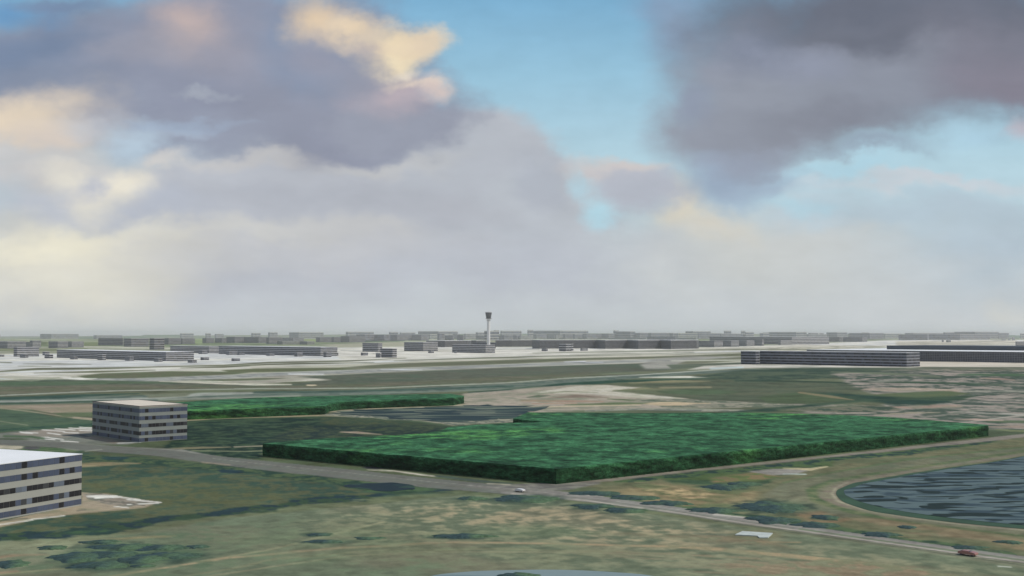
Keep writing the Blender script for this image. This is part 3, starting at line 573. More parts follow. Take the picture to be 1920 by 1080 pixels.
hq = np.stack([a * nh + b_, a * nh + b_ + 1, (a + 1) * nh + b_ + 1, (a + 1) * nh + b_], -1).reshape(-1, 4)
hn = fbm(hv[:, 0], hv[:, 1], 900, 11, 4)
tt = np.clip((hn - 0.5) * 6 + 0.5, 0, 1)[:, None]
hcol = np.array([0.075, 0.135, 0.07]) * (1 - tt) + np.array([0.17, 0.20, 0.13]) * tt
hills = np_mesh('hills', hv, hq, attr_mat('hill_cover', nscale=0.004, var=0.2, nscale2=0.02, var2=0.1), np.concatenate([hcol, np.ones((len(hv), 1))], 1))
tag(hills, 'low wooded ridge along the horizon', None, None, 'structure')

# ================================================================= WOODS
HW = 5.2
def wood(name, top_px, base_px_h, label, seed, step):
    T = [P(x, y, HW) for x, y in top_px]
    poly2 = np.array(T)
    area = 0.5 * sum(poly2[i][0] * poly2[(i + 1) % len(poly2)][1] - poly2[(i + 1) % len(poly2)][0] * poly2[i][1] for i in range(len(poly2)))
    if area < 0: poly2 = poly2[::-1]
    # densify outline
    out = []
    for i in range(len(poly2)):
        p, q = poly2[i], poly2[(i + 1) % len(poly2)]
        n = max(1, int(np.hypot(*(q - p)) / step))
        for k in range(n): out.append(p + (q - p) * k / n)
    out = np.array(out)
    import bmesh
    from mathutils.geometry import delaunay_2d_cdt
    from mathutils import Vector
    mn, mx = out.min(0), out.max(0)
    gx, gy = np.meshgrid(np.arange(mn[0], mx[0], step), np.arange(mn[1], mx[1], step * 1.3))
    gx = gx + (_hash(np.round(gx * 7), np.round(gy * 3), seed) - .5) * step * .5; gy = gy + (_hash(np.round(gx * 3), np.round(gy * 5), seed + 1) - .5) * step * .5
    gx, gy = gx.ravel(), gy.ravel()
    ins = np.zeros(len(gx), dtype=bool); dmin = np.full(len(gx), 1e9)
    for i in range(len(poly2)):
        p, q = poly2[i], poly2[(i + 1) % len(poly2)]
        c = ((p[1] > gy) != (q[1] > gy)) & (gx < (q[0] - p[0]) * (gy - p[1]) / (q[1] - p[1] + 1e-12) + p[0]); ins ^= c
        ax, ay = q - p; t_ = np.clip(((gx - p[0]) * ax + (gy - p[1]) * ay) / (ax * ax + ay * ay), 0, 1)
        dmin = np.minimum(dmin, np.hypot(gx - p[0] - t_ * ax, gy - p[1] - t_ * ay))
    keep = ins & (dmin > step * 0.6)
    gx, gy = gx[keep], gy[keep]
    pts = [Vector((float(a_), float(b__))) for a_, b__ in out] + [Vector((float(a_), float(b__))) for a_, b__ in zip(gx, gy)]
    n = len(out)
    vo, eo, fo, *_ = delaunay_2d_cdt(pts, [(i, (i + 1) % n) for i in range(n)], [], 1, 1e-4)
    vx = np.array([v[0] for v in vo]); vy = np.array([v[1] for v in vo])
    bump = (fbm(vx, vy, 7, seed, 3) - 0.5) * 0.7 + (fbm(vx, vy, 40, seed + 5, 3) - 0.5) * 0.3
    edge = np.zeros(len(vx), dtype=bool); edge[:n] = True
    vz = HW + bump * np.where(edge, 0.25, 1.0)
    verts = [(a_, b__, c_) for a_, b__, c_ in zip(vx, vy, vz)]
    faces = [list(f) for f in fo]
    # flank of the wood: rings from the top edge down, leafy relief
    levels = [0.75, 0.5, 0.25, -0.02]
    prev = list(range(n))
    ctr = np.zeros((n, 2))
    tang = np.roll(out, -1, 0) - np.roll(out, 1, 0); tang /= np.hypot(tang[:, 0], tang[:, 1])[:, None]
    nor = np.stack([tang[:, 1], -tang[:, 0]], 1)
    arc = np.cumsum(np.hypot(*(np.roll(out, -1, 0) - out).T))
    for li, lv in enumerate(levels):
        off = (vnoise(arc / 2.2, np.full(n, li * 1.7), seed + 9) - 0.35) * 0.45 * (1 if lv > 0 else 0.4)
        start = len(verts)
        for k in range(n):
            verts.append((out[k][0] + nor[k][0] * off[k], out[k][1] + nor[k][1] * off[k], HW * lv if lv > 0 else -0.1))
        for k in range(n):
            k2 = (k + 1) % n
            faces.append([prev[k], start + k, start + k2, prev[k2]])
        prev = [start + k for k in range(n)]
    VV = np.array(verts)
    # crown colours
    na = fbm(VV[:, 0], VV[:, 1] + VV[:, 2] * 3, 5.5, seed + 2, 4); nb = fbm(VV[:, 0], VV[:, 1], 60, seed + 3, 4); nc = fbm(VV[:, 0] * 0.6 + VV[:, 2] * 6, VV[:, 1] * 0.6 + VV[:, 2] * 5, 2.6, seed + 4, 3)
    c0, c1, c2 = alb((28, 66, 44)), alb((58, 109, 76)), alb((78, 134, 76))
    t1 = np.clip((na - 0.5) * 3.6 + 0.58, 0, 1)[:, None]; t2 = (sstep(0.58, 0.72, nb) * sstep(0.45, 0.6, na))[:, None]
    cc = c0 * (1 - t1) + c1 * t1; cc = cc * (1 - t2) + c2 * t2
    cc = cc * (0.70 + 0.60 * widen(nc, 1.6))[:, None]
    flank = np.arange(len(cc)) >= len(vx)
    cc[flank] = cc[flank] * np.array([0.52, 0.49, 0.47])      # shade of the wood's sides painted into their leaf colour
    me_v = np.concatenate([cc, np.ones((len(cc), 1))], 1)
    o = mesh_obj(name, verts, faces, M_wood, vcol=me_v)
    tag(o, label, 'woodland', 'block shaped woods on the airfield side', 'stuff')
    return o
def wood_mat():
    m, nt, b = new_mat('leaf_canopy')
    at = N(nt, 'ShaderNodeAttribute', attribute_name='col'); tc = N(nt, 'ShaderNodeTexCoord')
    cur = at.outputs['Color']
    mpw = N(nt, 'ShaderNodeMapping'); mpw.inputs['Scale'].default_value = (0.75, 0.9, 2.6); nt.links.new(tc.outputs['Object'], mpw.inputs['Vector'])
    for sc, v in ((0.42, 0.65), (1.4, 0.40)):
        no = N(nt, 'ShaderNodeTexNoise'); no.inputs['Scale'].default_value = sc; no.inputs['Detail'].default_value = 4; no.inputs['Roughness'].default_value = 0.65
        nt.links.new(mpw.outputs['Vector'], no.inputs['Vector'])
        mr = N(nt, 'ShaderNodeMapRange'); mr.inputs['From Min'].default_value = 0.32; mr.inputs['From Max'].default_value = 0.68
        mr.inputs['To Min'].default_value = 1 - v; mr.inputs['To Max'].default_value = 1 + v
        nt.links.new(no.outputs['Fac'], mr.inputs['Value'])
        vm = N(nt, 'ShaderNodeVectorMath', operation='SCALE'); nt.links.new(cur, vm.inputs[0]); nt.links.new(mr.outputs['Result'], vm.inputs['Scale']); cur = vm.outputs['Vector']
    nt.links.new(cur, b.inputs['Base Color']); b.inputs['Roughness'].default_value = 0.9; b.inputs['Specular IOR Level'].default_value = 0.08
    no = N(nt, 'ShaderNodeTexNoise'); no.inputs['Scale'].default_value = 0.6; no.inputs['Detail'].default_value = 6
    nt.links.new(tc.outputs['Object'], no.inputs['Vector'])
    bp = N(nt, 'ShaderNodeBump'); bp.inputs['Strength'].default_value = 0.5; bp.inputs['Distance'].default_value = 1.2
    nt.links.new(no.outputs['Fac'], bp.inputs['Height']); nt.links.new(bp.outputs['Normal'], b.inputs['Normal'])
    return m
M_wood = wood_mat()
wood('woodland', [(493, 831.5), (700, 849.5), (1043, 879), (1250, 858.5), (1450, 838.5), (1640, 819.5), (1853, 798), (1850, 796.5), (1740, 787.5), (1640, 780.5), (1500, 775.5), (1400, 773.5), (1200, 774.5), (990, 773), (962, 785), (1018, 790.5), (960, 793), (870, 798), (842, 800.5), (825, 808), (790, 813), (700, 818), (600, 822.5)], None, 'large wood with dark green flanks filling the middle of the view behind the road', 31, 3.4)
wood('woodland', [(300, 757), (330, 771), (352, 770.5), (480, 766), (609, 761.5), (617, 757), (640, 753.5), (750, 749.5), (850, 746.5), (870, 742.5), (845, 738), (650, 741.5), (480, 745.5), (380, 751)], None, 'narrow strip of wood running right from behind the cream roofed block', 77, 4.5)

# ================================================================= SHRUBS
M_shrub = attr_mat('shrub_leaves', nscale=0.8, var=0.35, nscale2=2.5, var2=0.25, bump=0.6)
def shrub(cx, cy, rx, ry, label, group, seed, dark=0.5, name='shrub', hgt=None):
    c = P(cx, cy); rX = rx / F * (F * H / (cy - HY)); f_, b__ = P(cx, cy + ry), P(cx, cy - ry); rY = abs(b__[1] - f_[1]) / 2
    hgt = hgt or min(0.55, 0.07 * min(rX, rY) + 0.15)
    nr, na = 9, 40
    verts, faces, cols = [(0, 0, hgt)], [], []
    for i in range(1, nr + 1):
        r = i / nr
        for k in range(na):
            a_ = 2 * math.pi * k / na
            w = 1 + 0.6 * (vnoise(np.array([math.cos(a_) * 2.1 + seed]), np.array([math.sin(a_) * 2.1]), seed)[0] - 0.5) + 0.4 * (vnoise(np.array([math.cos(a_) * 6 + seed]), np.array([math.sin(a_) * 6]), seed)[0] - 0.5)
            x, y = math.cos(a_) * rX * r * w, math.sin(a_) * rY * r * w
            z = hgt * math.sqrt(max(0, 1 - r ** 3)) * (0.72 + 0.56 * vnoise(np.array([x / 1.6]), np.array([y / 1.6]), seed + 1)[0]) if i < nr else -0.05
            verts.append((x, y, z))
    for k in range(na): faces.append([0, 1 + k, 1 + (k + 1) % na])
    for i in range(nr - 1):
        for k in range(na):
            k2 = (k + 1) % na; faces.append([1 + i * na + k, 1 + (i + 1) * na + k, 1 + (i + 1) * na + k2, 1 + i * na + k2])
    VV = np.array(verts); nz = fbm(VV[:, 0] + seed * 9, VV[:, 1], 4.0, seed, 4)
    # painted shading: bluish shaded left side, brighter sunlit right side
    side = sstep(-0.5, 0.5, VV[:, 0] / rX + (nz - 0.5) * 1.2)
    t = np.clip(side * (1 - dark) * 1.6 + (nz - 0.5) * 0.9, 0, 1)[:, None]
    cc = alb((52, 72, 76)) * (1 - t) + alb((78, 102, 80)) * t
    o = mesh_obj(name, verts, faces, M_shrub, vcol=np.concatenate([cc, np.ones((len(cc), 1))], 1), loc=(c[0], c[1], 0), smooth=True)
    tag(o, label, 'shrub', group); return o
GS = 'low dark shrubs in the foreground meadow'
for i, (cx, cy, rx, ry, dk, lb) in enumerate([
    (1447, 951, 74, 11, .5, 'broad dark oval thicket inland of the reservoir tip, the largest of the lone thickets'),
    (1546, 971, 26, 4.2, .5, 'small dark bush between the broad oval thicket and the reservoir bank'),
    (1701, 989, 18, 3, .5, 'tiny faint bush below the reservoir bank'),
    (1893, 1017, 24, 3.6, .55, 'small dark bush near the right end of the main road'),
    (1357, 914, 36, 4.8, .5, 'dark bush in the grass triangle between the two roads, front one of the pair'),
    (1392, 908, 32, 3.4, .5, 'thin bush just behind the front bush of the grass triangle'),
    (985, 936, 60, 6.5, .35, 'wide bush at the near edge of the road junction'),
    (886, 935, 24, 3.4, .35, 'small round bush left of the junction, alone on the meadow edge'),
    (1110, 950, 40, 4.2, .45, 'bush with a dark left half beside the main road, upper of a staggered pair'),
    (1174, 958, 44, 4.4, .45, 'bush with a dark left half beside the main road, lower of a staggered pair'),
    (598, 1003, 24, 3.0, .5, 'small flat bush in the open meadow, upper of two short streaks'),
    (607, 1016, 34, 3.0, .5, 'small flat bush in the open meadow, lower of two short streaks'),
    (690, 1009.5, 28, 2.8, .5, 'slim bush alone in the meadow between the two streaks and the long bush'),
    (865, 1006, 60, 4.4, .45, 'long narrow bush in the middle of the open meadow'),
    (150, 1045, 50, 9, .6, 'dark bush at the left front of the dense thicket group'),
    (192, 1061, 56, 7, .5, 'lowest large bush of the dense thicket group, close to the track'),
    (210, 1040, 50, 7, .5, 'bush in the heart of the dense thicket group'),
    (235, 1026, 62, 6.5, .5, 'uppermost wide bush of the dense thicket group'),
    (262, 1050, 50, 6.5, .5, 'bush at the right front of the dense thicket group above the track'),
    (318, 1043, 56, 6, .6, 'dark bush at the right end of the dense thicket group'),
    (300, 1028, 50, 5.5, .45, 'green bush behind the right end of the dense thicket group'),
    (366, 1026, 26, 3.4, .6, 'small dark bush just off the right tip of the dense thicket group'),
    (268, 1062, 24, 2.8, .4, 'little bush on the grass below the dense thicket group'),
    (22, 1059, 34, 8, .35, 'rounded green bush at the left edge below the hedge line'),
    (190, 1017, 40, 4, .5, 'thin bush between the hedge line and the dense thicket group'),
    (100, 1028, 36, 4, .3, 'pale green bush left of the dense thicket group')]):
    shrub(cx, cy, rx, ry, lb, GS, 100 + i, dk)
GR = 'dark bushes along the main road'
for i, (cx, cy, rx, ry, lb) in enumerate([
    (1118, 926, 50, 4.2, 'roadside bush next to the junction on the reservoir side'),
    (1185, 934, 50, 4.6, 'roadside bush, second from the junction on the reservoir side'),
    (1250, 944, 46, 4.8, 'roadside bush, third from the junction on the reservoir side'),
    (1340, 958, 52, 5.2, 'roadside bush in front of the broad oval thicket, narrow and dark'),
    (1446, 976, 44, 7.5, 'tallest dark roadside bush right after the grey lay-by'),
    (1530, 985, 46, 5.5, 'roadside bush opposite the white slab'),
    (1652, 1003, 36, 4.5, 'roadside bush halfway between the white slab and the right edge'),
    (1814, 1027, 34, 3.6, 'roadside bush close to the red car')]):
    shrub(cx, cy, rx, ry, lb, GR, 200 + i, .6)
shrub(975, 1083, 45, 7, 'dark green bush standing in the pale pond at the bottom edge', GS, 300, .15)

# ================================================================= BUILDINGS
M_conc = flat_mat('pale_concrete', (0.31, 0.32, 0.295), var=0.04, scale=0.25)
M_conc2 = flat_mat('grey_concrete', (0.40, 0.405, 0.42), var=0.10, scale=0.08)
M_conc3 = flat_mat('dark_concrete', (0.24, 0.25, 0.29), var=0.12, scale=0.08)
M_conc4 = flat_mat('weathered_concrete', (0.235, 0.26, 0.25), var=0.04, scale=0.25)
M_roofw = flat_mat('white_roofing', (0.72, 0.75, 0.77), var=0.04, scale=0.1)
M_roofc = flat_mat('cream_roofing', (0.60, 0.55, 0.46), var=0.06, scale=0.12)
M_roofg = flat_mat('grey_roofing', (0.42, 0.43, 0.44), var=0.1, scale=0.05)
M_slate = flat_mat('slate_cladding', (0.05, 0.065, 0.085), var=0.1, scale=0.05)
M_grid = flat_mat('light_grid_frame', (0.24, 0.24, 0.26), var=0.1, scale=0.1)
M_darkroof = flat_mat('dark_coping', (0.06, 0.06, 0.07), var=0.1)
mg, ntg, bg = new_mat('tinted_panes')
ag = N(ntg, 'ShaderNodeAttribute', attribute_name='col'); ntg.links.new(ag.outputs['Color'], bg.inputs['Base Color'])
bg.inputs['Roughness'].default_value = 0.45; bg.inputs['Specular IOR Level'].default_value = 0.25
M_glass = mg
PD, PM, PLt, PB = (0.018, 0.018, 0.022), (0.070, 0.088, 0.138), (0.115, 0.14, 0.18), (0.042, 0.045, 0.05)
PAT = [{0: PD}, {0: PD, 2: PD}, {1: PD, 2: PD, 3: PD, 4: PB, 5: PD, 6: PLt, 0: PLt}, {0: PB, 1: PLt, 2: PD, 3: PD, 4: PD, 5: PD}, {0: PD}]
ROWS = [(.07, .18), (.28, .385), (.49, .59), (.70, .805), (.885, .985)]
ROWS_N = [(.015, .13), (.235, .345), (.465, .56), (.695, .80), (.87, .97)]
def boxv(verts, faces, o, u, v, w):
    """box from corner o with edge vectors u, v, w"""
    s = len(verts); o = np.array(o, float); u = np.array(u, float); v = np.array(v, float); w = np.array(w, float)
    for p in (o, o + u, o + u + v, o + v, o + w, o + u + w, o + u + v + w, o + v + w): verts.append(tuple(p))
    fs = [(0, 3, 2, 1), (4, 5, 6, 7), (0, 1, 5, 4), (1, 2, 6, 5), (2, 3, 7, 6), (3, 0, 4, 7)]
    if np.dot(np.cross(u, v), w) < 0: fs = [f[::-1] for f in fs]
    faces.extend([[s + i for i in f] for f in fs]); return 6
def facade_faces(La, Lb, a, b):
    """four walls: (start corner, direction, length, outward normal) in local coordinates"""
    O = np.zeros(2)
    return [(O, a, La, -b), (O, b, Lb, -a), (a * La, b, Lb, a), (b * Lb, a, La, b)]
def make_block(name, C, a, b, La, Lb, h, label, cat='building', group=None, rows=ROWS, pane=2.0, mw=None, mr=None, detail=False, hide=(), style='band', roof_t=0.35, coping=False, phase=0.5, nrow=None, seed=0, dim=False):
    root = empty(name, (C[0], C[1], 0)); tag(root, label, cat, group)
    a3 = np.array([a[0], a[1], 0.0]); b3 = np.array([b[0], b[1], 0.0]); up = np.array([0, 0, 1.0])
    mw = mw or M_conc; mr = mr or M_roofg
    v, f = [], []; boxv(v, f, (0, 0, -0.3), a3 * La, b3 * Lb, up * (h - roof_t + 0.3))
    mesh_obj('wall', v, f, mw, root)
    v, f = [], []; e = 0.12 if h < 25 else 0.3
    boxv(v, f, -a3 * e - b3 * e + up * (h - roof_t), a3 * (La + 2 * e), b3 * (Lb + 2 * e), up * roof_t)
    roof = mesh_obj('roof', v, f, mr, root)
    if coping:
        v, f = [], []
        for (s, d, L, n) in facade_faces(La, Lb, np.array(a), np.array(b)):
            s3 = np.array([s[0], s[1], 0]) ; d3 = np.array([d[0], d[1], 0]); n3_ = np.array([n[0], n[1], 0])
            boxv(v, f, s3 - d3 * 0.16 + n3_ * 0.13 + up * (h - 0.12), d3 * (L + 0.32), -n3_ * 0.35, up * 0.30)
        mesh_obj('coping', v, f, M_darkroof, roof)
    off = 0.06 if detail else 0.15
    sides = facade_faces(La, Lb, np.array(a), np.array(b))
    allp = []
    for r, (t0, t1) in enumerate(rows):
        z0, z1 = h * (1 - t1), h * (1 - t0)
        v, f, c = [], [], []
        for si, (s, d, L, n) in enumerate(sides):
            if si in hide: continue
            d3 = np.array([d[0], d[1], 0]); n3_ = np.array([n[0], n[1], 0]); s3 = np.array([s[0], s[1], 0])
            k = 0; x0 = 0.0; ph = phase[si] if isinstance(phase, (list, tuple)) else phase
            x1 = ph * pane
            while x0 < L - 0.05:
                x1e = min(x1, L)
                gap = 0.05 * pane
                if style == 'grid': gap = 0.1 * pane
                if x1e - x0 > gap * 2:
                    p = (5 + k) % 7 if si in (1, 2) else (5 - k) % 7
                    if isinstance(phase, (list, tuple)) and si == 1: p = (ph_p + k) % 7
                    if style == 'band':
                        col = PAT[r % 5].get(p, PM)
                        q = 0.88 + 0.24 * random.random()
                    else:
                        col = (0.05, 0.055, 0.075); q = 0.75 + 0.5 * random.random()
                    if dim: col = tuple(x * (0.6 if (k // 4 + r) % 3 else 0.3) for x in col)
                    col = tuple(x * q for x in col)
                    bx = (s3 + d3 * (x0 + gap / 2) + n3_ * (off if 1 else 0) + up * z0, d3 * (x1e - x0 - gap), -n3_ * (off * 0.9), up * (z1 - z0))
                    if detail: allp.append((si, r, k, bx, col))
                    else:
                        nf = boxv(v, f, *bx); c.extend([col] * nf)
                x0 = x1; x1 = x0 + pane; k += 1
        if not detail and v:
            mesh_obj('window_row', v, f, M_glass, root, fcol=c)
    if detail:
        # order by how large each pane shows
        def key(t):
            o_ = t[3][0]; return math.hypot(C[0] + o_[0], C[1] + o_[1])
        vis_ = [t for t in allp if t[0] in detail]; vis_.sort(key=lambda t: (detail.index(t[0]), key(t)))
        for t in vis_[:100]:
            v, f = [], []; boxv(v, f, *t[3]); nf = 6; c = [t[4]] * 6
            mesh_obj('window', v, f, M_glass, root, fcol=c)
        rest = vis_[100:] + [t for t in allp if t[0] not in detail]
        v, f, c = [], [], []
        for t in rest: nf = boxv(v, f, *t[3]); c.extend([t[4]] * nf)
        if v: tag(mesh_obj('window_row', v, f, M_glass, root, fcol=c), kind='stuff')
    return root
def from_px(xl, xm, xr, yb, yt, ang=None, dmin=4.0, depth=None):
    """footprint and height of a block from its near corner and the two ends of its visible walls"""
    a = np.array([-0.71, 0.704]) if ang is None else np.array(ang, float); a = a / np.hypot(*a)
    b = np.array([a[1], -a[0]]); b = b if b[1] > 0 else -b
    C = P(xm, yb)
    def ln(x, d):
        k = (x - CX) / F; den = d[0] - k * d[1]
        s = (k * C[1] - C[0]) / den
        return s
    La = ln(xl, a); Lb = ln(xr, b)
    dx, dy, dz = px2dir(xm, yt); h = H + C[1] / dy * dz
    return C, a, b, max(La, dmin), max(Lb, dmin), h

# ---- the two near office blocks
GO = 'office blocks with bands of windows near the main road'
bN = np.array([12.2, 26.5]); bN /= np.hypot(*bN); aN = np.array([-bN[1], bN[0]])
cN = P(152.3, 947.8)
dx, dy, dz = px2dir(152.3, 850.8); hN = H + cN[1] / dy * dz
LN = 50.0; CN = cN - bN * LN
pn = 1.92; nfull = int((LN - 0.45 * pn) / pn); ph0 = (LN - 0.45 * pn - nfull * pn) / pn
ph_p = (4 - (nfull + 1)) % 7
make_block('office_building', CN, aN, bN, 34, LN, hN, 'nearest office block, cream with a white flat roof, cut off by the left edge', 'office building', GO, rows=ROWS_N, pane=pn, mr=M_roofw, detail=[1], phase=[0.5, ph0, 0.5, 0.5], roof_t=0.16)
C, a, b, La, Lb, h = from_px(176.3, 260.7, 353.4, 829.6, 762.0, ang=(-35.9, 38.8))
make_block('office_building', C, a, b, La, Lb, h, 'square five storey office block with cream roof, standing alone left of the woods', 'office building', GO, pane=Lb / 13.5, mw=M_conc4, mr=M_roofc, detail=[1, 0], coping=True)

# ---- blocks on and behind the apron
blocks = []
def B(xl, xm, xr, yb, yt, label, group, name='office_block', rows=ROWS, mw=None, mr=None, pane=2.2, style='band', cat='building', ang=None, **kw):
    C, a, b, La, Lb, h = from_px(xl, xm, xr, yb, yt, ang=ang)
    d = np.hypot(*C)
    if h < 2.5: h = 2.5
    return make_block(name, C, a, b, La, Lb, h, label, cat, group, rows=rows, pane=pane, mw=mw or M_conc2, mr=mr, style=style, dim=(d < 9000), **kw)
GA = 'banded blocks standing on the pale apron'
B(108, 311, 364.5, 677, 659.8, 'longest low block with a white roof on the left of the apron', GA, mr=M_roofw)
B(320, 392, 411, 662.5, 649, 'long low white roofed block joined to the left end of the middle one', GA, mr=M_roofw)
B(411, 601, 633, 667.5, 650.8, 'long white roofed block in the middle of the left half, ending in a paler gable', GA, mr=M_roofw)
B(680, 709, 717, 659.8, 643, 'narrow dark block behind the stepped pair, first right of the white roofed row', GA)
B(713.5, 736, 744.3, 670.5, 653.5, 'taller half of the stepped dark pair standing forward on the apron', GA)
B(705, 712.5, 714.5, 670.8, 661.5, 'lower half of the stepped dark pair standing forward on the apron', GA, rows=ROWS[1:4])
B(758, 793.5, 821, 658.5, 641.4, 'squarish block with a pale right face, between the stepped pair and the control tower', GA, mr=M_roofw)
B(848, 910.5, 928.2, 662, 646.4, 'long banded block right in front of the control tower', GA)
B(886, 926, 929.5, 653.5, 642.0, 'dark slab peeking over the block in front of the control tower', GA, mw=M_slate)
B(32-5, 32, 74.5, 668.8, 651, 'pale banded block left of the very long white roofed block', GA)
B(-60, 14, 50, 653.5, 640, 'pale long block cut by the left edge behind the hut field', GA)
B(49, 57, 60, 651.0, 641, 'dark narrow end block joined to the pale long block by the left edge', GA)
B(57, 61, 78, 651.5, 638.5, 'tallest pale block of the cluster near the left edge', GA)
B(92, 108, 128.5, 652.5, 640, 'block with a dark left face, left one of the twin blocks near the left edge', GA)
B(128.5, 134.5, 158, 651, 640, 'block with a pale long face, right one of the twin blocks near the left edge', GA)
B(1388.5, 1417, 1423.5, 683.3, 658.6, 'short banded wing at the left end of the longest dark banded block', GA, mw=M_conc3)
B(1424, 1700, 1723.3, 688, 661, 'longest dark banded block, on the right in front of the glass hall', GA, mw=M_conc3)

# ---- glass halls
GT = 'dark glazed terminal halls'
GR6 = [(0.06 + k * 0.155, 0.06 + k * 0.155 + 0.13) for k in range(6)]
# hall F
a45 = np.array([-0.71, 0.704]); b45 = np.array([0.704, 0.71])
cF = P(1723, 677.2); Cf = cF - a45 * 330
hF = 20.0
root = make_block('terminal_hall', Cf, a45, b45, 330 + 240, 420, hF, 'huge dark glazed hall with a slate upper storey at the right edge', 'building', GT, rows=GR6, pane=4.5, mw=M_grid, mr=M_roofw, style='grid', roof_t=0.8)
v, f = [], []
o_ = b45 * 150 - a45 * 0
boxv(v, f, (o_[0], o_[1], hF - 0.1), (a45[0] * 470, a45[1] * 470, 0), (b45[0] * 180, b45[1] * 180, 0), (0, 0, 8.0))
mesh_obj('clerestory', v, f, M_slate, root)
def hall(name, pts, yt, label, group, depth=90, mr=M_roofw, cols=None, pane=5.0, mw=None):
    """long hall whose front wall zigzags through the given points of the apron"""
    W = [P(x, y) for x, y in pts]; C = W[0]
    dx, dy, dz = px2dir(pts[len(pts) // 2][0], yt); Cm = W[len(pts) // 2]; h = H + Cm[1] / dy * dz
    root = empty(name, (C[0], C[1], 0)); tag(root, label, 'building', group)
    L = [w - C for w in W]; dirv = np.array([0.25, 0.97])
    back = [L[-1] + dirv * depth, L[0] + dirv * depth]
    ring = L + back; n = len(ring)
    v = [(p[0], p[1], -0.3) for p in ring] + [(p[0], p[1], h - 0.8) for p in ring]
    f = [[i, (i + 1) % n, n + (i + 1) % n, n + i] for i in range(n)]
    mesh_obj('wall', v, f, mw or M_grid, root)
    v = [(p[0], p[1], h - 0.8) for p in ring] + [(p[0], p[1], h) for p in ring]
    f = [[i, (i + 1) % n, n + (i + 1) % n, n + i] for i in range(n)] + [list(range(n))[::-1], list(range(n, 2 * n))]
    mesh_obj('roof', v, f, mr, root)
    for (t0, t1) in GR6:
        v, f, c = [], [], []
        for i in range(-1, len(L)):
            p, q = (back[1], L[0]) if i < 0 else ((L[i], back[0]) if i == len(L) - 1 else (L[i], L[i + 1]))
            d = q - p; ln_ = np.hypot(*d); d = d / ln_; nn = np.array([d[1], -d[0]])
            x0 = 0
            while x0 < ln_ - 0.5:
                x1 = min(x0 + pane, ln_); q_ = 0.7 + 0.6 * random.random()
                s_ = p + d * (x0 + 0.25) + nn * 0.2
                nf = boxv(v, f, (s_[0], s_[1], h * (1 - t1)), (d[0] * (x1 - x0 - 0.5), d[1] * (x1 - x0 - 0.5), 0), (-nn[0] * .18, -nn[1] * .18, 0), (0, 0, h * (t1 - t0)))
                c.extend([(0.05 * q_, 0.053 * q_, 0.06 * q_)] * nf); x0 = x1
        mesh_obj('glazing_row', v, f, M_glass, root, fcol=c)
    return root
hall('terminal_hall', [(998, 653.4), (1012, 653.9), (1075, 653.6), (1118, 653.2), (1135, 654.2), (1176, 653.6), (1197, 654.4), (1238, 653.8), (1258, 654.5), (1306, 653.8)], 637.2, 'long dark glazed hall with a zigzag front, right of the control tower', GT)
hall('terminal_hall', [(929, 650.3), (960, 650.2), (998, 649.9)], 637.4, 'dark glazed hall directly right of the control tower shaft', GT)
hall('terminal_hall', [(799, 650.4), (834, 650.9), (876, 650.4)], 638.6, 'glazed hall behind the squarish block left of the control tower', GT, depth=60)
hall('terminal_hall', [(872, 649.6), (893, 649.8), (905, 649.6)], 638.0, 'green grey glazed hall just left of the control tower shaft', GT, depth=60)
B(1330, 1484.7, 1554, 645.8, 631.8, 'long slate hall with a pale right face, at the far end of the terminal row', GT, name='terminal_hall', mw=M_conc2, mr=M_roofw, rows=ROWS, pane=5)
GP = 'banded piers in front of the long slate hall'
PIER = [(1309, 1339, 1355, 650.6, 639, 'first'), (1354, 1371, 1385, 650, 638.5, 'second'), (1384, 1400, 1414, 649, 638, 'third'), (1413, 1429, 1432, 648.2, 636.5, 'fourth')]
for (xl, xm, xr, yb, yt, o_) in PIER:
    B(xl, xm, xr, yb, yt, '%s pier counted from the zigzag hall, in front of the long slate hall' % o_, GP, name='pier_building', pane=4)
B(1458, 1464, 1484, 646.6, 638, 'pale low block against the right part of the long slate hall', GP, name='pier_building', pane=4)

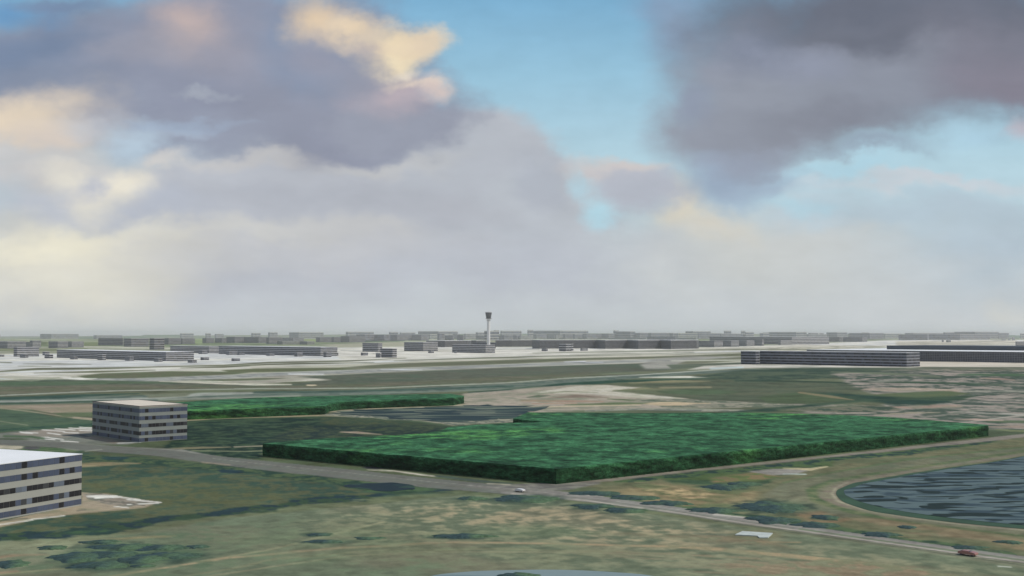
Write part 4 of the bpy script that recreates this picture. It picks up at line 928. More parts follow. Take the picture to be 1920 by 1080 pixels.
# ---- little huts on the apron
GH = 'small flat roofed huts scattered on the apron'
HR2 = [(.12, .40), (.60, .90)]
HR3 = [(.10, .28), (.42, .60), (.74, .92)]
LW = 'the very long white roofed block'; MWb = 'the middle white roofed block'
huts = [(-3, 1.5, 9.5, 669, 665, 'tiny hut cut by the left edge'), (39, 47, 54.5, 671, 664.5, 'hut in front of the pale banded block near the left edge'), (81, 84, 94, 666.2, 659.5, 'farther hut of the pair left of ' + LW), (85, 92.5, 101, 672, 664.5, 'nearer hut of the pair left of ' + LW),
        (132.5, 139, 147.5, 673.8, 668.8, 'low hut before the left end of ' + LW), (184, 192, 200, 675.3, 664.5, 'tallest hut before ' + LW), (235.5, 243, 252.5, 676.6, 668.5, 'hut before the right half of ' + LW), (290, 297, 306, 678.6, 672.3, 'low hut at the near corner of ' + LW),
        (353, 360.5, 370, 680.2, 675, 'lowest hut, just right of the gable of ' + LW), (377, 382, 393, 675.4, 670, 'hut alone on the apron, left one of the two in the open'), (435, 439.5, 451, 677.2, 672, 'hut alone on the apron, right one of the two in the open'),
        (373, 379, 390, 663.8, 657, 'pale hut against the short end of the farther white roofed block'), (425, 430, 447, 665.6, 658.5, 'wide hut before the left end of ' + MWb), (445, 449, 460, 665.8, 662, 'low annex hut touching the wide hut before ' + MWb),
        (500, 505.5, 515.5, 667.3, 663, 'low hut before the middle of ' + MWb), (552.5, 557.5, 568, 668.6, 660.5, 'tall hut before the right part of ' + MWb), (607, 612, 622, 669.8, 660.8, 'hut at the near corner of the gable of ' + MWb), (616, 622, 635, 667, 661.3, 'hut at the far corner of the gable of ' + MWb),
        (677, 681, 690.5, 666.8, 661, 'hut alone left of the stepped dark pair'), (803, 808, 814, 662, 656, 'hut before the squarish block with a pale face'), (852, 854, 857, 662.2, 659.5, 'tiny hut at the left foot of the block before the control tower'),
        (1015.5, 1024, 1027, 658.4, 653, 'dark hut before the left end of the zigzag fronted hall'), (1048, 1061, 1071, 658.8, 645, 'tall three level hut before the zigzag fronted hall'), (1088, 1092, 1102, 657.8, 653, 'low hut right of the tall three level hut'), (1069, 1072, 1075, 658, 644.6, 'dark stair block behind the tall three level hut'),
        (1765, 1767, 1768.7, 641.7, 637.5, 'tiny dark hut far out on the right field, left one of a pair'), (1773, 1778, 1782, 641.8, 637.8, 'tiny dark hut far out on the right field, right one of a pair'), (1877, 1879, 1885, 638.2, 636, 'smallest far hut near the right edge, left one'), (1889, 1891, 1894, 638.2, 636, 'smallest far hut near the right edge, middle one'), (1897, 1899, 1902, 638.3, 632.5, 'tallest of the three far huts near the right edge')]
for i, (xl, xm, xr, yb, yt, lb) in enumerate(huts):
    B(xl, xm, xr, yb, yt, lb, GH, name='hut', rows=HR3 if yb - yt > 7.5 else HR2, pane=2.0 if yb > 655 else 5, cat='hut')

# ---- distant rows (pixels of the near corner, ends, base, top)
GF = 'distant grey blocks beyond the apron'
def where(x):
    marks = [(40, 'by the left edge'), (110, 'above the far left twin blocks'), (200, 'above the left end of the longest white roof'), (290, 'above the right end of the longest white roof'), (365, 'behind the gap between the white roofs'), (440, 'above the middle white roof at its left'),
             (530, 'above the middle white roof'), (620, 'above the middle block gable'), (700, 'behind the narrow dark block'), (770, 'right of the stepped pair'), (830, 'above the squarish block'), (885, 'left of the tower top'),
             (925, 'at the foot of the control tower'), (980, 'just right of the control tower'), (1050, 'above the zigzag hall left end'), (1130, 'above the zigzag hall left half'), (1200, 'above the zigzag hall centre'), (1270, 'above the zigzag hall right part'), (1340, 'above the first piers'),
             (1400, 'above the last piers'), (1470, 'above the long slate hall'), (1550, 'above the slate hall right face'), (1620, 'beyond the longest dark block'), (1700, 'above the slate storey left end'), (1780, 'above the slate storey middle'), (1850, 'above the slate storey right part'), (9999, 'by the right edge')]
    for m, t_ in marks:
        if x <= m: return t_.replace('above the right end of the longest white roof', 'above the longest white roof right end').replace('above the left end of the longest white roof', 'above the longest white roof left end')
farb = [
 (76, 96, 148, 635, 626, 0), (-30, -8, 1.2, 634, 626.6, 0), (176, 181, 230, 636, 628.4, 0), (185, 230, 232.5, 648, 634, 1), (233, 246, 280, 650, 634.5, 1), (281, 289, 309, 655.6, 634, 1), (309, 316, 340, 646, 634, 1), (340, 342, 366, 645, 634.5, 1),
 (338, 340, 363.7, 634, 625, 0), (385.5, 387, 396, 634, 625, 0), (403, 405, 420, 634, 626, 0), (380, 387, 402, 643, 634, 1), (403, 416, 425, 642.5, 634, 1), (425, 440, 458, 643, 631.5, 1), (458, 485, 500, 643.2, 632, 1), (471.5, 474, 489, 634, 624.4, 0), (503, 506, 521, 634, 623, 0),
 (500, 504, 530, 644.6, 632.5, 1), (530, 545.5, 547, 639.5, 633, 1), (546, 549, 570, 639.5, 633, 1), (542.5, 560, 607, 634, 623, 0), (552, 557, 559, 633.5, 626.5, 0), (520, 530, 562, 645.8, 639.8, 2), (562, 576, 590, 646, 640, 2), (592.5, 600, 622, 641.6, 632, 1), (622, 626.5, 639, 641.6, 632, 1), (639, 655, 685, 641.8, 630.3, 1),
 (648.5, 652, 701.3, 632, 622, 0), (668, 684, 702, 638, 627, 1), (702, 720, 732, 638, 627.6, 1), (732, 745, 772, 638.4, 627.4, 1), (772, 790, 804, 638.4, 627.6, 1), (729.5, 732, 747, 631, 622.4, 0), (749.5, 752, 779, 631, 623.4, 0), (784, 822, 858.5, 633, 621, 0), (804, 806, 820, 636.5, 626.5, 2), (809.5, 811, 817, 631, 622.8, 0),
 (820, 824, 833.5, 638, 624.6, 1), (834, 849, 851.5, 638, 629.4, 1), (849, 857, 862, 635, 626.2, 1), (857, 868, 870, 639.4, 628.6, 1), (870, 873, 892, 636, 625.6, 2), (892, 908, 914, 637, 629.4, 1), (892, 896, 925, 632, 623, 0), (908, 913, 935.8, 638.4, 620.3, 0), (926, 929, 936, 630, 619, 0), (938, 941, 978, 631, 620, 0), (930, 945, 962, 637.5, 628.8, 1),
 (960, 969, 973, 637, 629, 1), (973, 976, 1000, 637, 630, 2), (989, 991, 1000, 630, 618.4, 0), (1000, 1050, 1103, 630, 619.8, 0), (1000, 1006, 1025, 635.5, 627, 1), (1025, 1039, 1041, 635.5, 629, 1), (1041, 1043, 1055, 635.5, 628, 2), (1055, 1060, 1074, 635.5, 626, 1), (1074, 1078, 1092, 635.5, 626.4, 1), (1092, 1100, 1128, 635.5, 625.8, 1), (1128, 1141, 1152, 635, 625.5, 1),
 (1150, 1153, 1160, 633, 619.4, 0), (1155, 1182, 1191, 634, 621.4, 1), (1191, 1200, 1215, 634, 624, 1), (1215, 1221, 1256, 634, 624, 1), (1255, 1262, 1268, 634, 624.5, 1), (1268, 1271, 1308, 633, 624.6, 2), (1213, 1266, 1268.5, 637.5, 631.4, 1), (1140, 1211, 1213, 636.5, 633, 2), (1268, 1305, 1308, 637, 633, 2), (1285, 1299, 1332.5, 629, 621, 0), (1308, 1310, 1350, 633.5, 625, 1), (1350, 1352, 1389, 633.5, 625.6, 1),
 (1357, 1359, 1370.7, 630, 620, 0), (1389, 1390.5, 1397, 631, 620, 0), (1397, 1399, 1413, 631, 622.5, 0), (1424, 1431, 1442, 632, 624.5, 0), (1441, 1493, 1512, 632, 622.5, 0), (1515, 1520, 1534, 632, 624, 1), (1536, 1538, 1544, 632, 624.5, 1), (1549, 1570, 1588.5, 632, 623, 0), (1554, 1574, 1580, 641, 631.8, 1), (1580, 1617, 1625, 641, 632, 1),
 (1590, 1631, 1656.5, 635.5, 624.4, 1), (1657, 1660, 1690, 635, 625.5, 2), (1616, 1618, 1628, 628, 623.2, 0), (1684, 1739, 1741, 637.7, 627.5, 1), (1740, 1800, 1855, 637.4, 627, 1), (1696, 1712, 1770, 634, 624.4, 1), (1768, 1772, 1790, 634, 623, 1), (1789, 1828, 1872, 634.4, 622, 1), (1871, 1873, 1891, 634.5, 624, 1), (1912, 1914, 1960, 634.8, 625, 0), (1885, 1887, 1900, 635.5, 632, 2), (1903, 1906, 1990, 650, 640, 1), (1512, 1516, 1550, 634, 626.5, 0), (1430, 1450, 1470, 630, 623.5, 0)]
M_hz = [flat_mat('far_block_pale', (0.38, 0.39, 0.38), var=0.08, scale=0.01), flat_mat('far_block_grey', (0.27, 0.27, 0.28), var=0.1, scale=0.01), flat_mat('far_block_buff', (0.42, 0.44, 0.38), var=0.08, scale=0.01)]
seen = {}
for i, (xl, xm, xr, yb, yt, st) in enumerate(sorted(farb, key=lambda t_: (t_[0] + t_[2]) / 2)):
    w = xr - xl; hh = yb - yt
    size = 'long' if w > 42 else ('wide' if w > 24 else ('small' if w > 12 else 'tiny'))
    tone = ('pale hazy', 'grey banded', 'buff')[st]
    side = 'darker on the left' if (xm - xl) > 0.35 * w and st == 1 else ('on the skyline' if st == 0 else 'with pale front')
    key = '%s %s block %s, %s' % (size, tone, side, where((xl + xr) / 2))
    seen.setdefault(key, []).append((xl, xm, xr, yb, yt, st))
ordw = ['leftmost', 'second', 'third', 'fourth', 'fifth']
FR = [(.12, .34), (.46, .64), (.74, .90)]
for key, lst in seen.items():
    for j, (xl, xm, xr, yb, yt, st) in enumerate(lst):
        lb = key
        if len(lst) == 2: lb = key + (', left one' if j == 0 else ', right one')
        elif len(lst) > 2: lb = key + ', ' + ordw[j]
        if yb < 635.5: yb = 634.9 + (yb - 628) * 0.08
        B(xl, xm, xr, yb, yt, lb, GF, name='distant_block', rows=ROWS if st == 1 and yb > 638 else FR, mw=M_hz[st], pane=9 if yb > 638 else 22, roof_t=1.0)

# ================================================================= CONTROL TOWER
M_shaft = flat_mat('tower_concrete', (0.62, 0.63, 0.64), var=0.05, scale=0.05)
M_cab = flat_mat('tower_cab_glass', (0.045, 0.05, 0.06), var=0.1, scale=0.2, rough=0.5)
M_rim = flat_mat('tower_steel', (0.16, 0.17, 0.18), var=0.05, scale=0.1)
def lathe(name, prof, mat, parent, n=40):
    v, f = [], []
    for r, z in prof:
        for k in range(n): a_ = 2 * math.pi * k / n; v.append((r * math.cos(a_), r * math.sin(a_), z))
    for i in range(len(prof) - 1):
        for k in range(n): k2 = (k + 1) % n; f.append([i * n + k, i * n + k2, (i + 1) * n + k2, (i + 1) * n + k])
    f.append(list(range(n))[::-1]); f.append([(len(prof) - 1) * n + k for k in range(n)])
    return mesh_obj(name, v, f, mat, parent)
tc_ = P(916, 654.0); zt = tc_[1]
def th(y): dx, dy, dz = px2dir(916, y); return H + zt / dy * dz
mpp = zt / F
tower = empty('control_tower', (tc_[0], tc_[1], 0))
tag(tower, 'tall airport control tower with a pale round shaft and a dark flared cab', 'control tower')
lathe('shaft', [(3.1 * mpp, -0.5), (3.1 * mpp, th(640)), (2.9 * mpp, th(601.6))], M_shaft, tower)
lathe('collar', [(3.3 * mpp, th(601.6)), (3.5 * mpp, th(601.0))], M_rim, tower)
lathe('cab_base', [(3.4 * mpp, th(601.0)), (4.1 * mpp, th(597.8))], M_shaft, tower)
lathe('gallery', [(4.2 * mpp, th(597.8)), (6.2 * mpp, th(597.7)), (6.2 * mpp, th(597.1)), (4.4 * mpp, th(597.0))], M_rim, tower)
cab = lathe('cab', [(4.4 * mpp, th(597.0)), (5.2 * mpp, th(591.5)), (6.0 * mpp, th(587.2)), (6.1 * mpp, th(586.2))], M_cab, tower)
for (y0, r) in ((594.6, 4.95), (592.0, 5.32), (589.4, 5.72)):
    lathe('cab_ring', [(r * mpp, th(y0)), (r * mpp, th(y0 - 0.45))], M_rim, cab)
lathe('cab_roof', [(6.5 * mpp, th(586.2)), (6.6 * mpp, th(585.8)), (5.6 * mpp, th(584.9))], M_roofg, tower)
lathe('mast', [(0.35, th(584.9)), (0.2, th(582.8))], M_rim, tower, 8)

# ================================================================= VEHICLES, SLAB
def car(cx, cy, col, label, ang, L=4.4, W=1.8, Hc=1.35, dark=False):
    c = P(cx, cy); root = empty('car', (c[0], c[1], 0.05)); root.rotation_euler = (0, 0, ang); tag(root, label, 'car', 'cars on the main road')
    M = flat_mat('car_paint', col, rough=0.35, var=0.02, spec=0.5)
    prof = [(-L / 2, .35), (-L / 2, .8), (-L * .42, .88), (-L * .28, 1.0), (L * .12, 1.0), (L * .28, .92), (L * .47, .78), (L / 2, .6), (L / 2, .35)]
    def extr(name, pr, w0, w1, mat, par):
        n = len(pr); zt_ = max(p[1] for p in pr); zb = min(p[1] for p in pr)
        ww = [w0 + (w1 - w0) * (p[1] - zb) / (zt_ - zb) for p in pr]
        v = [(p[0], -w_ / 2, p[1]) for p, w_ in zip(pr, ww)] + [(p[0], w_ / 2, p[1]) for p, w_ in zip(pr, ww)]
        f = [[i, (i + 1) % n, n + (i + 1) % n, n + i] for i in range(n)] + [list(range(n))[::-1], list(range(n, 2 * n))]
        return mesh_obj(name, v, f, mat, par)
    body = extr('body', prof, W, W * .96, M, root)
    extr('roof', [(-L * .30, Hc - .06), (-L * .27, Hc), (L * .05, Hc), (L * .09, Hc - .06)], W * .80, W * .74, M, root)
    extr('cabin_glass', [(-L * .40, .93), (-L * .29, Hc - .07), (L * .08, Hc - .07), (L * .25, .93)], W * .93, W * .80, M_cab, root)
    for sx in (-.31, .31):
        for sy in (-1, 1):
            v, f = [], []; n = 16
            for y_ in (0, .2):
                for k in range(n): a_ = 2 * math.pi * k / n; v.append((L * sx + .32 * math.cos(a_), sy * (W / 2 - .17) + (y_ - .1) , .32 + .32 * math.sin(a_)))
            f = [[k, (k + 1) % n, n + (k + 1) % n, n + k] for k in range(n)] + [list(range(n)), list(range(n, 2 * n))[::-1]]
            mesh_obj('wheel', v, f, M_darkroof, root)
    return root
d_ = P(1920, 1050) - P(1760, 1028); ang = math.atan2(d_[1], d_[0])
car(1815, 1041.5, (0.30, 0.14, 0.12), 'red car driving on the main road near the right edge', ang, L=4.0, Hc=1.1)
car(975, 922.5, (0.6, 0.6, 0.6), 'white car crossing the junction by the near corner of the large wood', math.atan2(*(P(1100, 934) - P(960, 919.5))[::-1]), L=3.2, W=1.5, Hc=0.95)
# white slab beside the road
sl = [P(1378, 1004), P(1392, 997.5), P(1449, 1001), P(1440, 1009.5), P(1424, 1009.5), P(1420, 1006)]
c0 = sum(sl) / len(sl); n = len(sl)
v = [(p[0] - c0[0], p[1] - c0[1], 0.0) for p in sl] + [(p[0] - c0[0], p[1] - c0[1], 0.25) for p in sl]
f = [[i, (i + 1) % n, n + (i + 1) % n, n + i] for i in range(n)] + [list(range(n)), list(range(n, 2 * n))]
o = mesh_obj('concrete_slab', v, f, flat_mat('white_slab', (0.42, 0.47, 0.45), var=0.15, scale=0.4), loc=(c0[0], c0[1], 0))
import bmesh
bm = bmesh.new(); bm.from_mesh(o.data); bmesh.ops.recalc_face_normals(bm, faces=bm.faces); bm.to_mesh(o.data); bm.free()
tag(o, 'low white angular slab lying in the meadow beside the main road', 'slab')
# make every mesh's normals consistent (only the small ones)
for ob in list(bpy.data.objects):
    if ob.type == 'MESH' and ob.name.split('.')[0] in ('wall', 'roof', 'body', 'cabin_glass', 'wheel', 'woodland', 'cab', 'shaft', 'shrub'):
        bm = bmesh.new(); bm.from_mesh(ob.data); bmesh.ops.recalc_face_normals(bm, faces=bm.faces); bm.to_mesh(ob.data); bm.free()

# ================================================================= HAZE
hb = 61000.0
v, f = [], []; boxv(v, f, (-hb, -hb, -3.0), (2 * hb, 0, 0), (0, 2 * hb, 0), (0, 0, 193.0))
mh = bpy.data.materials.new('haze_air'); mh.use_nodes = True; nt = mh.node_tree
for n_ in list(nt.nodes):
    if n_.type != 'OUTPUT_MATERIAL': nt.nodes.remove(n_)
pv = N(nt, 'ShaderNodeVolumePrincipled'); pv.inputs['Color'].default_value = (0.90, 0.93, 0.94, 1); pv.inputs['Density'].default_value = SIG
nt.links.new(pv.outputs['Volume'], [n_ for n_ in nt.nodes if n_.type == 'OUTPUT_MATERIAL'][0].inputs['Volume'])
hz = mesh_obj('haze', v, f, mh); tag(hz, 'thin pale air haze over the whole landscape', None, None, 'stuff')

# ================================================================= SKY
BG = 0.1
w = bpy.data.worlds.new('World'); bpy.context.scene.world = w; w.use_nodes = True
nt = w.node_tree; nt.nodes.clear()
out = N(nt, 'ShaderNodeOutputWorld'); bgn = N(nt, 'ShaderNodeBackground'); bgn.inputs['Strength'].default_value = BG
nt.links.new(bgn.outputs[0], out.inputs['Surface'])
SUN_EL, SUN_AZ = R(48), R(93)      # azimuth clockwise from the view direction
sky = N(nt, 'ShaderNodeTexSky', sky_type='NISHITA'); sky.sun_disc = False; sky.sun_elevation = SUN_EL; sky.sun_rotation = SUN_AZ; sky.air_density = 1.0; sky.dust_density = 1.0
tc = N(nt, 'ShaderNodeTexCoord')
sep = N(nt, 'ShaderNodeSeparateXYZ'); nt.links.new(tc.outputs['Generated'], sep.inputs[0])
def math_(op, a_, b__=None, c_=None):
    n_ = N(nt, 'ShaderNodeMath', operation=op)
    for i, x in enumerate((a_, b__, c_)):
        if x is None: continue
        if isinstance(x, (int, float)): n_.inputs[i].default_value = x
        else: nt.links.new(x, n_.inputs[i])
    return n_.outputs[0]
# direction on the sky as tangents of azimuth and height, centred on the view heading
yy = math_('MAXIMUM', sep.outputs['Y'], 0.12)
sx = math_('DIVIDE', sep.outputs['X'], yy); tz = math_('DIVIDE', sep.outputs['Z'], yy)
comb = N(nt, 'ShaderNodeCombineXYZ'); nt.links.new(sx, comb.inputs[0]); nt.links.new(tz, comb.inputs[1])
def noise(scale, detail, rough, vec, amp, off=(0, 0, 0), stretch=(1, 1, 1)):
    mp = N(nt, 'ShaderNodeMapping'); mp.inputs['Location'].default_value = off; mp.inputs['Scale'].default_value = stretch
    nt.links.new(vec, mp.inputs['Vector'])
    no = N(nt, 'ShaderNodeTexNoise'); no.inputs['Scale'].default_value = scale; no.inputs['Detail'].default_value = detail; no.inputs['Roughness'].default_value = rough
    nt.links.new(mp.outputs['Vector'], no.inputs['Vector'])
    s = N(nt, 'ShaderNodeVectorMath', operation='SUBTRACT'); nt.links.new(no.outputs['Color'], s.inputs[0]); s.inputs[1].default_value = (.5, .5, .5)
    m2 = N(nt, 'ShaderNodeVectorMath', operation='MULTIPLY'); nt.links.new(s.outputs[0], m2.inputs[0]); m2.inputs[1].default_value = (amp[0], amp[1], 0)
    return m2.outputs[0], no.outputs['Fac']
w1, f1 = noise(9, 8, 0.57, comb.outputs[0], (0.15, 0.095), stretch=(1, 1.5, 1))
w2, f2 = noise(11, 8, 0.6, comb.outputs[0], (0.09, 0.06), off=(3.3, 1.7, 2.2), stretch=(1, 1.3, 1))
def addv(a_, b__):
    n_ = N(nt, 'ShaderNodeVectorMath', operation='ADD'); nt.links.new(a_, n_.inputs[0]); nt.links.new(b__, n_.inputs[1]); return n_.outputs[0]
V1 = addv(comb.outputs[0], w1); V2_ = addv(comb.outputs[0], w2)
def lin(c): return tuple(s2l(c) / BG) + (1,)
# clear sky gradient
cr = N(nt, 'ShaderNodeValToRGB'); nt.links.new(math_('MULTIPLY', tz, 2.0), cr.inputs[0])
els = [(0.0, (196, 204, 204)), (0.14, (190, 208, 216)), (0.30, (184, 215, 227)), (0.46, (154, 199, 222)), (0.60, (124, 178, 212)), (1.0, (76, 132, 190))]
cr.color_ramp.elements[0].position = 0; cr.color_ramp.elements[0].color = tuple(s2l(els[0][1])) + (1,)
cr.color_ramp.elements[1].position = 1; cr.color_ramp.elements[1].color = tuple(s2l(els[-1][1])) + (1,)
for p_, c_ in els[1:-1]:
    e_ = cr.color_ramp.elements.new(p_); e_.color = tuple(s2l(c_)) + (1,)
scl = N(nt, 'ShaderNodeVectorMath', operation='SCALE'); nt.links.new(cr.outputs[0], scl.inputs[0]); scl.inputs['Scale'].default_value = 1 / BG
mixb = N(nt, 'ShaderNodeMix', data_type='RGBA'); mixb.inputs[0].default_value = 0.88
nt.links.new(sky.outputs[0], mixb.inputs[6]); nt.links.new(scl.outputs[0], mixb.inputs[7])
cur = mixb.outputs[2]
def blob(cx, cy, rx, ry, col, alpha=1.0, soft=0.6, rot=0.0, vec=None):
    global cur
    mp = N(nt, 'ShaderNodeMapping', vector_type='TEXTURE')
    mp.inputs['Location'].default_value = ((cx - CX) / F, (HY - cy) / F, 0); mp.inputs['Scale'].default_value = (rx / F, ry / F, 1); mp.inputs['Rotation'].default_value = (0, 0, R(rot))
    nt.links.new(vec or V1, mp.inputs['Vector'])
    gr = N(nt, 'ShaderNodeTexGradient', gradient_type='SPHERICAL'); nt.links.new(mp.outputs[0], gr.inputs[0])
    mr = N(nt, 'ShaderNodeMapRange', interpolation_type='SMOOTHSTEP'); mr.inputs['From Max'].default_value = soft; mr.inputs['To Max'].default_value = alpha
    nt.links.new(gr.outputs['Fac'], mr.inputs['Value'])
    mx = N(nt, 'ShaderNodeMix', data_type='RGBA'); nt.links.new(mr.outputs[0], mx.inputs[0]); nt.links.new(cur, mx.inputs[6]); mx.inputs[7].default_value = lin(col)
    cur = mx.outputs[2]
BL = [
 # low bank of haze and grey cloud, left and centre
 (300, 600, 1500, 330, (193, 198, 204), 1, .5), (1500, 600, 1300, 210, (196, 203, 208), 1, .6),
 (560, 400, 640, 210, (183, 188, 198), 1, .35), (900, 360, 200, 175, (181, 187, 197), 1, .22), (1000, 430, 170, 120, (183, 190, 199), 1, .3), (1010, 340, 80, 60, (176, 183, 195), 1, .4),
 (1450, 460, 420, 110, (200, 204, 204), .9, .7), (1330, 420, 160, 60, (214, 209, 196), .9, .8), (1265, 370, 60, 70, (218, 211, 194), .9, .8), (1380, 500, 260, 90, (202, 205, 202), .8, 1),
 (1160, 318, 110, 30, (206, 200, 200), .9, .5), (1200, 345, 90, 60, (180, 185, 198), .95, .4), (1190, 300, 90, 16, (212, 200, 194), .6, .8),
 (1125, 398, 62, 34, (180, 216, 230), .95, .6), (1095, 350, 30, 40, (180, 212, 226), .7, .8),
 (1720, 400, 420, 60, (182, 200, 212), .9, .6), (1880, 480, 260, 130, (178, 194, 206), .9, .8), (1740, 352, 330, 20, (198, 208, 216), .8, .8), (1500, 385, 120, 22, (174, 208, 222), .7, .9),
 (1600, 560, 500, 110, (200, 206, 208), .7, 1), (1900, 585, 60, 30, (212, 212, 204), .6, 1),
 (960, 500, 420, 90, (186, 192, 203), .8, .9), (620, 470, 380, 60, (196, 198, 202), .7, 1), (820, 580, 500, 70, (192, 200, 206), .7, 1),
 (560, 375, 380, 55, (174, 179, 190), .85, .8), (300, 388, 170, 34, (172, 178, 190), .8, .8), (860, 400, 240, 60, (178, 182, 192), .7, .9), (450, 440, 330, 30, (205, 205, 202), .8, .9), (250, 436, 150, 36, (222, 220, 208), .7, .9), (700, 440, 160, 30, (198, 199, 200), .6, 1),
 # upper left dark cloud
 (150, 120, 420, 170, (132, 144, 168), 1, .35), (460, 110, 380, 190, (142, 149, 171), 1, .3), (640, 200, 300, 130, (143, 149, 169), 1, .28), (620, 60, 190, 140, (134, 148, 172), 1, .5), (760, 235, 170, 60, (150, 156, 174), 1, .4), (330, 225, 260, 60, (150, 158, 178), .9, .7),
 (60, 80, 220, 60, (116, 134, 162), .8, .9), (10, 30, 110, 50, (104, 150, 192), .9, .8), (100, 15, 120, 20, (120, 140, 170), .8, .8),
 (330, 50, 110, 80, (196, 178, 174), .9, .9), (260, 90, 160, 60, (158, 158, 172), .7, 1), (430, 95, 120, 70, (160, 158, 172), .6, 1),
 (50, 240, 230, 100, (208, 198, 190), 1, .7), (10, 220, 170, 75, (228, 213, 192), 1, .9), (90, 250, 110, 40, (216, 205, 196), .8, 1), (170, 230, 90, 34, (196, 200, 208), .7, 1), (240, 262, 66, 44, (184, 203, 219), .95, .8), (330, 245, 90, 18, (176, 192, 210), .6, 1), (290, 290, 60, 18, (210, 208, 206), .7, .9),
 (60, 320, 260, 70, (196, 194, 196), .9, .9), (150, 340, 200, 80, (214, 212, 208), .85, 1), (115, 328, 80, 50, (230, 226, 214), .9, .65), (225, 345, 84, 52, (236, 230, 214), .95, .55), (200, 385, 80, 44, (230, 225, 210), .9, .7), (120, 300, 60, 14, (222, 218, 210), .7, .9), (290, 300, 50, 16, (212, 208, 204), .7, .9), (190, 385, 70, 34, (224, 220, 206), .9, .6), (165, 335, 34, 44, (186, 191, 204), .85, .7), (60, 390, 160, 70, (188, 194, 206), .9, .8), (300, 390, 180, 60, (180, 187, 201), .9, .7),
 (450, 292, 200, 26, (202, 200, 198), .6, 1), (380, 172, 60, 14, (180, 188, 200), .5, 1), (700, 312, 190, 24, (202, 202, 200), .55, 1), (330, 215, 170, 16, (160, 176, 198), .7, 1),
 (120, 460, 260, 80, (236, 231, 210), 1, .9), (110, 535, 320, 120, (226, 223, 208), .9, 1), (60, 450, 150, 40, (238, 233, 212), .7, 1), (20, 430, 110, 40, (206, 206, 200), .6, 1), (330, 470, 200, 60, (204, 204, 202), .7, 1),
 # sunlit yellow edge
 (600, 30, 90, 70, (222, 200, 172), .95, .8), (660, 55, 80, 44, (232, 212, 184), .95, .6), (745, 85, 100, 50, (234, 216, 186), 1, .45), (715, 125, 70, 36, (238, 222, 190), .95, .5), (785, 80, 50, 40, (226, 208, 184), .85, .6), (735, 145, 50, 16, (242, 232, 212), .85, .7), (800, 165, 36, 12, (236, 224, 206), .8, .8), (690, 85, 60, 20, (212, 196, 178), .6, .9), (800, 175, 60, 36, (224, 206, 196), .9, .7),
 (720, 185, 120, 60, (190, 176, 182), .8, .9), (745, 165, 70, 20, (228, 212, 196), .7, .8), (690, 95, 40, 50, (170, 164, 174), .5, 1), (600, 110, 110, 60, (148, 152, 172), .95, .7), (650, 150, 90, 60, (146, 151, 170), .9, .7),
 # upper right dark mass
 (1290, 60, 120, 90, (146, 164, 190), .8, .9), (1230, 20, 90, 40, (140, 158, 186), .5, 1), (1700, 40, 520, 170, (106, 113, 130), 1, .4), (1800, 120, 480, 125, (124, 126, 142), 1, .5), (1540, 150, 330, 150, (140, 147, 163), 1, .4), (1400, 230, 210, 120, (146, 153, 168), 1, .45), (1600, 235, 320, 60, (130, 135, 150), .95, .8),
 (1620, 50, 320, 60, (104, 110, 126), .9, 1), (1420, 90, 120, 70, (120, 130, 152), .8, .8), (1480, 110, 140, 60, (146, 154, 176), .7, .9), (1360, 330, 150, 75, (152, 168, 190), .9, .6), (1450, 340, 130, 50, (158, 176, 196), .8, .8), (1640, 290, 190, 26, (140, 152, 172), .7, .9), (1400, 290, 140, 40, (148, 158, 178), .8, .8),
 (1300, 190, 60, 60, (140, 150, 172), .8, .6), (1900, 160, 180, 70, (134, 130, 146), .8, .9), (1830, 255, 110, 38, (176, 210, 228), .95, .7), (1600, 322, 150, 22, (176, 212, 228), .85, .8), (1920, 245, 40, 40, (192, 186, 198), .8, .9), (1760, 345, 300, 16, (200, 206, 214), .6, 1)]
for t_ in BL:
    cx_, cy_, rx_, ry_, c_, al_, so_ = t_
    so_ = min(1.0, so_ * 1.55)
    g_ = sum(c_) / 3.0; c_ = tuple(x_ * 0.88 + g_ * 0.12 for x_ in c_) if c_[2] > c_[0] and c_[0] > c_[1] - 14 else c_
    blob(cx_, cy_, rx_ * (1.08 if so_ > .5 else 1.0), ry_ * 1.08, c_, al_, so_, vec=V2_ if rx_ < 130 else V1)
# soft billow modulation inside the clouds
mr = N(nt, 'ShaderNodeMapRange'); mr.inputs['From Min'].default_value = 0.3; mr.inputs['From Max'].default_value = 0.7; mr.inputs['To Min'].default_value = 0.95; mr.inputs['To Max'].default_value = 1.05
nt.links.new(f1, mr.inputs['Value'])
vs = N(nt, 'ShaderNodeVectorMath', operation='SCALE'); nt.links.new(cur, vs.inputs[0]); nt.links.new(mr.outputs[0], vs.inputs['Scale']); cur = vs.outputs[0]
# finer broken texture, flattened towards the horizon as cloud decks are
_, f3 = noise(26, 6, 0.6, comb.outputs[0], (1, 1), off=(1.3, 4.2, 0), stretch=(0.7, 1.9, 1))
mr3 = N(nt, 'ShaderNodeMapRange'); mr3.inputs['From Min'].default_value = 0.3; mr3.inputs['From Max'].default_value = 0.7; mr3.inputs['To Min'].default_value = 0.965; mr3.inputs['To Max'].default_value = 1.035
nt.links.new(f3, mr3.inputs['Value'])
vs3 = N(nt, 'ShaderNodeVectorMath', operation='SCALE'); nt.links.new(cur, vs3.inputs[0]); nt.links.new(mr3.outputs[0], vs3.inputs['Scale']); cur = vs3.outputs[0]
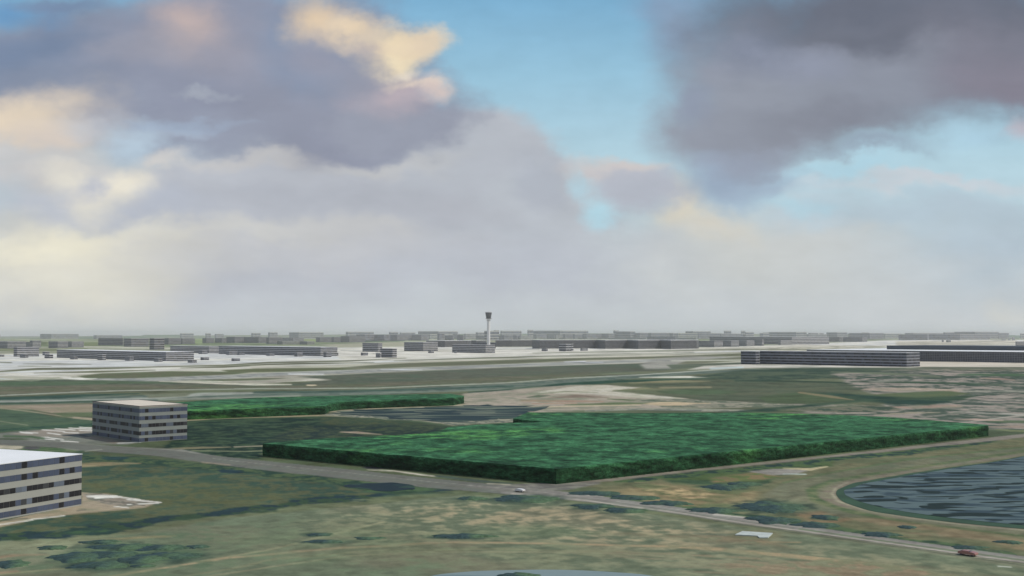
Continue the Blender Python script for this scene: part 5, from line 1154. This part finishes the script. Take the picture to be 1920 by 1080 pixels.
# the half of the sky behind the viewer: broken cloud over the Nishita sky
nb_ = N(nt, 'ShaderNodeTexNoise'); nb_.inputs['Scale'].default_value = 2.2; nb_.inputs['Detail'].default_value = 6
nt.links.new(tc.outputs['Generated'], nb_.inputs['Vector'])
cm = N(nt, 'ShaderNodeMapRange', interpolation_type='SMOOTHSTEP'); cm.inputs['From Min'].default_value = 0.42; cm.inputs['From Max'].default_value = 0.6; nt.links.new(nb_.outputs['Fac'], cm.inputs['Value'])
mb = N(nt, 'ShaderNodeMix', data_type='RGBA'); nt.links.new(cm.outputs[0], mb.inputs[0]); nt.links.new(sky.outputs[0], mb.inputs[6]); mb.inputs[7].default_value = lin((190, 194, 202))
bk = N(nt, 'ShaderNodeMapRange', interpolation_type='SMOOTHSTEP'); bk.inputs['From Min'].default_value = 0.62; bk.inputs['From Max'].default_value = 0.36
nt.links.new(sep.outputs['Y'], bk.inputs['Value'])
mf = N(nt, 'ShaderNodeMix', data_type='RGBA'); nt.links.new(bk.outputs[0], mf.inputs[0]); nt.links.new(cur, mf.inputs[6]); nt.links.new(mb.outputs[2], mf.inputs[7])
nt.links.new(mf.outputs[2], bgn.inputs['Color'])
w.cycles.sampling_method = 'MANUAL'; w.cycles.sample_map_resolution = 512

# ================================================================= SUN, CAMERA, RENDER
sl_ = bpy.data.lights.new('sun', 'SUN'); sl_.energy = 2.9; sl_.angle = R(3); sl_.color = (1.0, 0.92, 0.80)
so = bpy.data.objects.new('sun', sl_); COL.objects.link(so)
from mathutils import Vector
sd = Vector((math.sin(SUN_AZ) * math.cos(SUN_EL), math.cos(SUN_AZ) * math.cos(SUN_EL), math.sin(SUN_EL)))
so.rotation_euler = sd.to_track_quat('Z', 'Y').to_euler()
cam = bpy.data.cameras.new('camera'); co = bpy.data.objects.new('camera', cam); COL.objects.link(co)
cam.sensor_width = 36; cam.lens = 36 * F / 1920; cam.clip_start = 1; cam.clip_end = 3e5
co.location = (0, 0, H); co.rotation_euler = (math.pi / 2 + TH, 0, 0)
sc = bpy.context.scene; sc.camera = co
sc.render.engine = 'CYCLES'; sc.render.resolution_x = 1024; sc.render.resolution_y = 576
sc.view_settings.view_transform = 'Standard'; sc.view_settings.look = 'None'; sc.view_settings.exposure = 0; sc.view_settings.gamma = 1
sc.cycles.use_denoising = True; sc.cycles.volume_bounces = 1; sc.cycles.max_bounces = 5; sc.cycles.diffuse_bounces = 2; sc.cycles.glossy_bounces = 2
